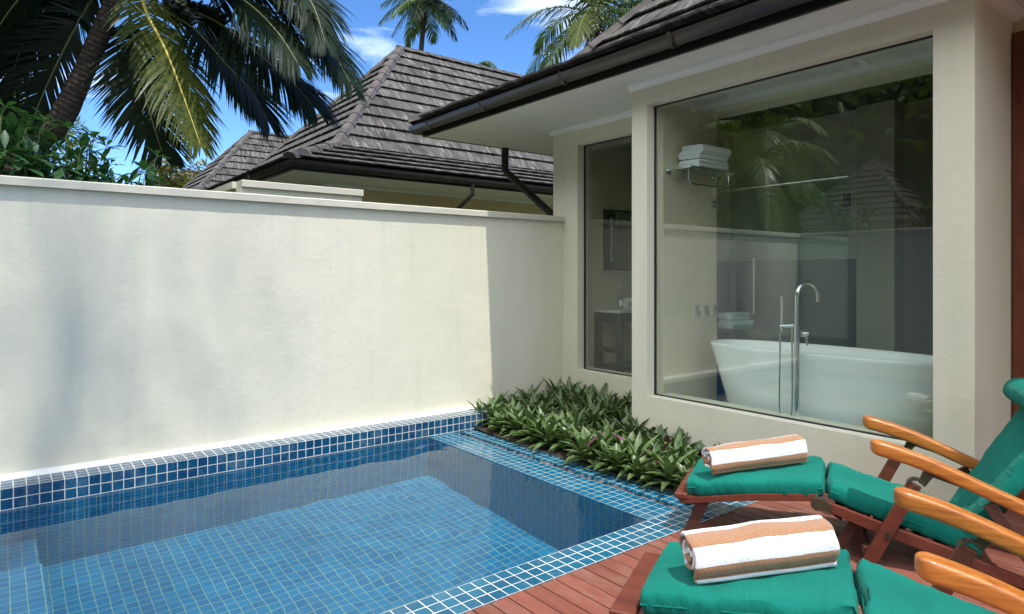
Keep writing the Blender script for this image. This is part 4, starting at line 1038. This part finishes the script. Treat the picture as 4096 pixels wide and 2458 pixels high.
def trunk(root, pts, radii, n=16, seg=60):
    b = MB(); cs = [catmull(pts, k / seg) for k in range(seg + 1)]; rows = []; uvs = []; acc = 0
    for k, c in enumerate(cs):
        if k: acc += (c - cs[k - 1]).length
        u = k / seg * (len(radii) - 1); i = min(len(radii) - 2, int(u)); r = lerp(radii[i], radii[i + 1], u - i)
        t = (cs[min(k + 1, seg)] - cs[max(k - 1, 0)]).normalized(); a = t.cross(Vector((0, 1, .1))).normalized(); bb = t.cross(a)
        rows.append([c + (a * math.cos(2 * math.pi * j / n) + bb * math.sin(2 * math.pi * j / n)) * r * (1 + .05 * nz3(j * .9, acc * 9, 1) + .03 * math.sin(acc * 2 * math.pi / .075)) for j in range(n)])
        uvs.append([(j / n, acc) for j in range(n + 1)])
    b.grid(rows, True, True, uv=uvs); b.quad(rows[-1])
    o = b.build('trunk', M['trunk']); o.parent = root; o.matrix_parent_inverse = Matrix.Translation(-Vector(root.location)); return o

# ---- the big leaning palm behind the wall
base = pix(20, 760, 9.6); base.z = -.3
BP = empty('coconut_palm', (base.x, base.y, .2), label='large coconut palm leaning right at the left edge, its fronds hanging over the wall', cat='palm tree')
crown = pix(545, -190, 9.4)
trunk(BP, [base, pix(78, 700, 9.5), pix(232, 495, 9.4), pix(340, 280, 9.4), pix(445, 30, 9.4), crown], [.26, .195, .160, .138, .118, .10])
DK = dict(mat=M['frond_shaded'])
cu = crown
def fr(pts, d0, d1, **kw):
    n = len(pts); P_ = [cu] + [pix(u, v, lerp(d0, d1, (i + 1) / n)) for i, (u, v) in enumerate(pts)]
    return add_frond(BP, P_, **kw)
fr([(575, 20), (662, 200), (728, 370), (800, 575)], 9.2, 8.6, mat=M['frond_yellow'], rib=M['rachis_y'], ll=0.86, lw=0.042, pairs=110, droop=0.81, face=0.30, seed=1, start=.2, label='yellow green frond hanging in front of the dark ones', r0=.034)
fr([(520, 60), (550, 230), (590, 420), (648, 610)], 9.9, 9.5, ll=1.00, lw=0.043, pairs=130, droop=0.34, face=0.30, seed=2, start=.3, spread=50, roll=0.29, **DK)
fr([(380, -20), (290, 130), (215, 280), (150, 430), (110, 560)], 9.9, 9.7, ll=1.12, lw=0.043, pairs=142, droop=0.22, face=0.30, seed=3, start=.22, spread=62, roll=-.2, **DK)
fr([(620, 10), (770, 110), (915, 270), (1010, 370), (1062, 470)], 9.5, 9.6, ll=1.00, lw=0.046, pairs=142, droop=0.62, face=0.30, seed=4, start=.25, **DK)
fr([(700, 0), (880, 95), (1060, 240), (1175, 335), (1248, 420)], 9.3, 9.0, ll=1.00, lw=0.047, pairs=148, droop=0.84, face=0.30, seed=5, start=.25, mat=M['frond_shaded'])
fr([(760, -150), (980, -60), (1180, 60), (1310, 180), (1400, 330)], 9.2, 8.8, ll=1.00, lw=0.047, pairs=148, droop=0.93, face=0.30, seed=6, start=.2, mat=M['frond_shaded'])
fr([(740, -230), (960, -190), (1130, -100), (1240, 0), (1300, 165)], 9.4, 8.4, ll=0.94, lw=0.047, pairs=139, droop=0.99, face=0.30, seed=7, start=.2, mat=M['frond_shaded'])
fr([(700, -120), (860, -60), (1000, 20), (1110, 130), (1190, 250)], 8.9, 8.2, ll=0.92, lw=0.046, pairs=124, droop=0.93, face=0.30, seed=8, start=.25, mat=M['frond_shaded'])
fr([(360, -190), (180, -110), (40, 40), (-60, 200)], 9.3, 8.8, ll=1.06, lw=0.046, pairs=130, droop=0.93, face=0.30, seed=9, start=.15, mat=M['frond_shaded'])
fr([(420, -260), (270, -200), (150, -60), (80, 120)], 10.2, 10.6, ll=1.06, lw=0.046, pairs=130, droop=0.81, face=0.30, seed=10, start=.15, mat=M['frond_shaded'])
fr([(300, -160), (120, -60), (-60, 110), (-160, 300)], 9.8, 10.0, ll=1.12, lw=0.046, pairs=130, droop=0.74, face=0.30, seed=20, start=.15, mat=M['frond_shaded'])
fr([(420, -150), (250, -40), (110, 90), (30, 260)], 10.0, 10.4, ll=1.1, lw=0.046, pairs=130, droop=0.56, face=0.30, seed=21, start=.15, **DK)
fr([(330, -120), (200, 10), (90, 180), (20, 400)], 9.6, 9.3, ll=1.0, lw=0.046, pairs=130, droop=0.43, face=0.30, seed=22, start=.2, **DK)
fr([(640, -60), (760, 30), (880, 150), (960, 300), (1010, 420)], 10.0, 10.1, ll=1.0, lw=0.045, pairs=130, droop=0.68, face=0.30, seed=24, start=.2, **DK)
for k, (az, el, L_) in enumerate([(200, 55, 3.2), (260, 60, 3.2), (320, 60, 3.4), (20, 65, 3.2), (90, 55, 3.4), (140, 60, 3.2), (290, 25, 3.4), (230, 25, 3.4), (170, 25, 3.4)]):
    a, e = R(az), R(el); P_ = [cu]
    d_ = Vector((math.cos(a) * math.cos(e), math.sin(a) * math.cos(e), math.sin(e))); q = cu.copy()
    for j in range(4): q = q + d_ * L_ / 4; P_.append(q.copy()); d_ = (d_ - Vector((0, 0, .42))).normalized()
    add_frond(BP, P_, mat=M['frond_shaded'], ll=.8, lw=.05, pairs=54, droop=1.1, seed=30 + k, start=.15)
b = MB(); rr = random.Random(5)
for k in range(14):
    a = rr.uniform(0, 6.28); p = crown + Vector((math.cos(a) * .10, math.sin(a) * .10, -.25 + rr.uniform(-.35, .3))); 
    b.tube([p, p + Vector((math.cos(a) * .12, math.sin(a) * .12, -.12)), p + Vector((math.cos(a) * .16, math.sin(a) * .16, -.38 - rr.uniform(0, .3)))], [.05, .04, .006], 6)
o = b.build('dry_sheath', M['bark']); o.parent = BP; o.matrix_parent_inverse = Matrix.Translation(-Vector(BP.location))

def palm(label, base, top, r, nfr, fl, ll, seed, lw=.06, lean=(0, 0), mat=None, pairs=34, group=None, mats=None, elmin=-35, name='coconut_palm', sweep=.5):
    base = Vector(base); top = Vector(top); rr = random.Random(seed)
    t = empty(name, base, label=label, cat='palm tree', group=group)
    mid = base.lerp(top, .5) + Vector((lean[0], lean[1], 0))
    trunk(t, [base, mid, top], [r * 1.3, r, r * .8], 10, 24)
    for k in range(nfr):
        u = (k + .5) / nfr; a = k * 2.39996 + rr.uniform(-.3, .3); e = R(lerp(78, elmin, u ** .8))
        d_ = Vector((math.cos(a) * math.cos(e), math.sin(a) * math.cos(e), math.sin(e))); q = top.copy(); P_ = [q.copy()]
        L_ = fl * rr.uniform(.85, 1.1) * (.8 if e > 1.1 else 1)
        for j in range(5): q = q + d_ * L_ / 5; P_.append(q.copy()); d_ = (d_ - Vector((0, 0, sweep * rr.uniform(.75, 1.2)))).normalized()
        m_ = rr.choice(mats or [M['frond'], M['frond'], M['frond_shaded']]); add_frond(t, P_, mat=m_, ll=ll, lw=lw, pairs=pairs, droop=rr.uniform(.8, 1.4), seed=seed * 50 + k, start=.12, seg=3, r0=.04)
    return t
p0 = pix(1672, 1050, 36); p0.z = -1.8
palm('tall slender coconut palm standing alone against the sky above the neighbouring roof', p0, pix(1702, 12, 36), .16, 24, 2.9, .95, 61, lw=.075, lean=(-.5, .1), mats=[M['frond'], M['frond_shaded'], M['frond']], elmin=-28, sweep=.30)
p0 = pix(2390, 1050, 27); p0.z = -1.8
palm('coconut palm just left of the near roof slope, with a drooping lower frond', p0, pix(2385, 65, 27), .17, 18, 4.4, 1.2, 62, lw=.10, elmin=-35, sweep=.28, mats=[M['frond'], M['frond'], M['frond_shaded'], M['frond_yellow']])
p0 = pix(2520, 1050, 31); p0.z = -1.8
palm('coconut palm mostly hidden behind the near roof slope', p0, pix(2545, 55, 31), .17, 16, 4.2, 1.2, 63, lw=.10, elmin=-30, sweep=.3)
p0 = pix(1905, 1050, 60); p0.z = -1.8
palm('distant palm whose tip just shows over the neighbouring ridge', p0, pix(1902, 285, 60), .2, 12, 2.6, .9, 64, lw=.16, elmin=-20, pairs=24)
p0 = pix(2005, 1050, 66); p0.z = -1.8
palm('faint distant palm beside the near roof above the ridge', p0, pix(2010, 322, 66), .2, 12, 2.6, .9, 65, lw=.16, elmin=-20, pairs=24)

# ================================================================== SHRUBS AND TREES
M['shef'] = m_leaf('umbrella_leaf', (.022, .070, .022), (.042, .115, .034), .42, .25, .4)
M['stem'] = m_plain('green_stem', (.09, .13, .035), .5)
def umbrella_shrub(label, x, y, z0, ztop, seed, n=9, sp=.5, group='broad leaved shrubs above the garden wall', ls=1.0):
    rr = random.Random(seed); t = empty('umbrella_shrub', (x, y, z0), label=label, cat='shrub', group=group); st, lf = MB(), MB()
    for k in range(n):
        a = rr.uniform(0, 6.28); r = rr.uniform(.1, 1) * sp; hh = ztop - rr.uniform(0, .45) * (ztop - z0) * .6 - r * .3
        p0 = Vector((x + rr.uniform(-.1, .1), y + rr.uniform(-.1, .1), z0)); p2 = Vector((x + math.cos(a) * r, y + math.sin(a) * r, hh)); p1 = Vector((lerp(p0.x, p2.x, .3), lerp(p0.y, p2.y, .3), lerp(z0, hh, .6)))
        st.tube([bez([p0, p1, p2], q / 8) for q in range(9)], [lerp(.014, .006, q / 8) for q in range(9)], 6)
        for w_ in range(6):
            u = 1 - w_ * .085; q = bez([p0, p1, p2], max(0, u)); aa = w_ * 2.4 + rr.uniform(-.4, .4); el = lerp(1.2, .1, min(1, w_ / 4))
            pd = Vector((math.cos(aa) * math.cos(el), math.sin(aa) * math.cos(el), math.sin(el))); pl_ = lerp(.07, .20, min(1, w_ / 4)) * ls; e_ = q + pd * pl_
            st.tube([q, q.lerp(e_, .5) + Vector((0, 0, .01)), e_], .0035, 5)
            nl = rr.randint(5, 7)
            for j in range(nl):
                ang = 2 * math.pi * j / nl + rr.uniform(-.2, .2); ax = pd; s1 = ax.cross(Vector((.3, .2, 1))).normalized(); s2 = ax.cross(s1)
                d = (s1 * math.cos(ang) + s2 * math.sin(ang)) * .95 + ax * .35 + Vector((0, 0, .05)); d.normalize(); L_ = rr.uniform(.11, .20) * ls * (.65 if w_ < 1 else 1)
                st.tube([e_, e_ + d * .025], .002, 4)
                leaf_blade(lf, e_ + d * .022, d, L_, L_ * rr.uniform(.34, .44), rr.uniform(.1, .5), 6, .12, tipw=.28, shape=1.55)
    o = st.build('stem', M['stem']); o.parent = t; o.matrix_parent_inverse = Matrix.Translation(-t.location)
    o = lf.build('foliage', M['shef']); o.parent = t; o.matrix_parent_inverse = Matrix.Translation(-t.location); return t
sp_ = [(-.12, 6.5, 2.86, 'umbrella shrub with long stalked leaves at the far left above the wall', 13, .42), (.18, 6.4, 2.80, 'umbrella shrub in front of the leaning palm trunk above the wall', 13, .40), (.48, 6.55, 2.84, 'umbrella shrub standing clear against the sky right of the palm trunk', 10, .38), (.76, 6.4, 2.68, 'low umbrella shrub just right of the tallest ones', 8, .32), (1.02, 6.5, 2.54, 'rightmost and smallest umbrella shrub above the wall', 5, .22)]
for k, (x, y, zt, lb, n, s2) in enumerate(sp_): umbrella_shrub(lb, x, y, .2, zt, 170 + k, n, s2)
# shrubs above the side wall, mirrored in the window
for k in range(6): umbrella_shrub('umbrella shrub behind the side wall, ' + ['first', 'second', 'third', 'fourth', 'fifth', 'last'][k] + ' from the corner, mirrored in the window', -1.95 - .2 * (k % 2), 5.0 - k * 1.05, .2, 2.75 + .25 * (k % 3), 90 + k, 11, .5, 'shrubs behind the side wall')

def tree(label, x, y, z0, ht, cr, seed, mat, leaf=.16, n=3800, trunk_r=.16, cat='tree', group=None, name='leafy_tree', clumps=26, squash=.8, name_c='crown'):
    rr = random.Random(seed); t = empty(name, (x, y, z0), label=label, cat=cat, group=group); tk, lf = MB(), MB(); top = Vector((x, y, z0 + ht))
    cc = Vector((x, y, z0 + ht - cr * squash)); tk.tube([(x, y, z0), (x + rr.uniform(-.2, .2), y, z0 + (ht - cr) * .5), cc], [trunk_r, trunk_r * .8, trunk_r * .4], 10)
    cl = []
    for k in range(clumps):
        v = Vector((rr.gauss(0, 1), rr.gauss(0, 1), rr.gauss(0, 1))).normalized() * rr.uniform(.35, 1) ** .6; c = cc + Vector((v.x * cr, v.y * cr, v.z * cr * squash)); cl.append((c, cr * rr.uniform(.2, .42)))
        tk.tube([cc - Vector((0, 0, cr * .4)), cc.lerp(c, .5) + Vector((0, 0, -.1 * cr)), c], [trunk_r * .35, trunk_r * .2, .012], 5)
    for k in range(n):
        c, r = cl[k % clumps]; v = Vector((rr.gauss(0, 1), rr.gauss(0, 1), rr.gauss(0, .75))); v = v.normalized() * r * rr.uniform(.2, 1) ** .5
        d = (v.normalized() + Vector((rr.uniform(-.7, .7), rr.uniform(-.7, .7), rr.uniform(-.6, .5)))).normalized()
        leaf_blade(lf, c + v, d, leaf * rr.uniform(.7, 1.3), leaf * .45, .4, 2, .12, tipw=.2)
    o = tk.build('trunk', M['bark']); o.parent = t; o.matrix_parent_inverse = Matrix.Translation(-t.location)
    o = lf.build(name_c, mat); o.parent = t; o.matrix_parent_inverse = Matrix.Translation(-t.location); return t
M['tl_dark'] = m_leaf('tree_leaf_dark', (.035, .07, .016), (.075, .13, .025), .35, .25)
M['tl_yel'] = m_leaf('tree_leaf_yellow', (.09, .10, .02), (.20, .17, .04), .4, .3)
M['tl_lime'] = m_leaf('tree_leaf_lime', (.06, .11, .014), (.14, .20, .03), .35, .35)
q = pix(-40, 560, 13.5); tree('dense small leaved tree at the left edge behind the leaning palm', q.x, q.y, .2, 5.2, 1.5, 101, M['tl_lime'], .12, 15000, .12, clumps=46)
q = pix(300, 690, 15); tree('low dark bush between the palm trunk and the umbrella shrubs', q.x, q.y, .2, 3.6, 1.0, 102, M['tl_dark'], .10, 3800, .07, clumps=22)
q = pix(770, 690, 30); tree('small yellowish tree against the sky beside the third roof', q.x, q.y, .2, 7.1, 1.8, 103, M['tl_yel'], .26, 2200, .12, clumps=20)
q = pix(650, 790, 34); tree('pale bush low on the skyline left of the small far roof', q.x, q.y, .2, 4.8, .8, 104, M['tl_yel'], .22, 500, .08, clumps=10)
q = pix(990, 560, 40); tree('dark treetop peeping over the third roof', q.x, q.y, .2, 9.0, 1.3, 105, M['tl_yel'], .28, 800, .12, clumps=12)
# trees and a villa on the other side, seen only as reflections and bounce
villa(-31.8, 14.6, 'brown roofed villa mirrored in the big window', near=False, length=11.0)
k = 0
TL = ['behind the brown roof', 'far left of the brown roof', 'nearest the glass edge left', 'second in the left clump', 'third in the left clump', 'tallest over the brown roof', 'farthest in the left clump', 'broad and far back', 'largest at the back', 'tall at middle depth', 'nearest the viewer side', 'second on the viewer side']
for (x, y, h, r) in [(-39, 8, 17, 5), (-37, 22, 16, 5), (-8.5, 14.5, 9, 3.2), (-14, 18, 11, 4.0), (-11, 21, 12, 4.2), (-40, 15, 18, 5.5), (-17, 22, 14, 4.8), (-8, 23, 11, 4), (-13, 29, 14, 5), (-42, 28, 18, 6), (-9, -3, 10, 3.6), (-15, -1, 12, 4.2)]:
    tree('leafy tree beyond the side wall, ' + TL[k] + ', mirrored in the window', x, y, .2, h, r, 200 + k, M['tl_dark'], .34, 4200, .2, group='trees beyond the side wall', clumps=34); k += 1
for (x, y, h) in [(-7, 9.9, 4.3), (-38, 20.8, 10.5), (-12, 12.4, 6.0)]:
    palm('young coconut palm mirrored in the window, ' + ['the nearest and lowest', 'the big one above the brown roof', 'the middle sized one'][k - 12], (x, y, .2), (x + .3, y, h), .13, 14, 2.9 if x > -20 else 6.5, .7 if x > -20 else 1.6, 300 + k, lw=.06, group='palms beyond the side wall', mats=[M['frond_lit']], pairs=44); k += 1
# wooded hill filling the mirrored background
def hill_h(x, y): return -2 + 30 * max(0, min(1, (-x - 24) / 34)) ** .8 * (1 + .25 * math.sin(y * .05 + 1)) + 5 * noise.noise(Vector((x * .06, y * .06, 2)))
b = MB(); rows = [[(x, y, hill_h(x, y)) for y in [-90 + 6 * j for j in range(38)]] for x in [-22 - 5 * i for i in range(20)]]
b.grid(rows, True); structure(b.build('hill', M['ground']))
b = MB(); rr = random.Random(99)
for k in range(1500):
    x = -24 - rr.random() ** 1.4 * 45; y = rr.uniform(-40, 95); r = rr.uniform(1.3, 3.0); c = Vector((x, y, hill_h(x, y) + r * .7 + rr.uniform(0, 2)))
    for j in range(22):
        v = Vector((rr.gauss(0, 1) + .4, rr.gauss(0, 1), abs(rr.gauss(0, .8)))).normalized() * r * rr.uniform(.6, 1); d = (v.normalized() + Vector((rr.uniform(-.8, .8), rr.uniform(-.8, .8), rr.uniform(-.6, .4)))).normalized()
        leaf_blade(b, c + v, d, rr.uniform(.7, 1.3), .65, .4, 2, .15, tipw=.2)
tag(b.build('hillside_forest', m_leaf('forest_leaf', (.055, .10, .022), (.13, .19, .04), .4, .3)), 'dark green wooded hillside beyond the villas, mirrored in the big window', 'forest', kind='stuff')
palm('very tall coconut palm behind the viewer that dapples the long garden wall', (-5.0, -7.5, -.2), (-.9, -5.3, 27), .10, 9, 2.8, .8, 411, lw=.05, mats=[M['frond_shaded']], pairs=6, elmin=-30)
print('objects', len(sc.objects), 'faces', sum(len(o.data.polygons) for o in sc.objects if o.type == 'MESH'))
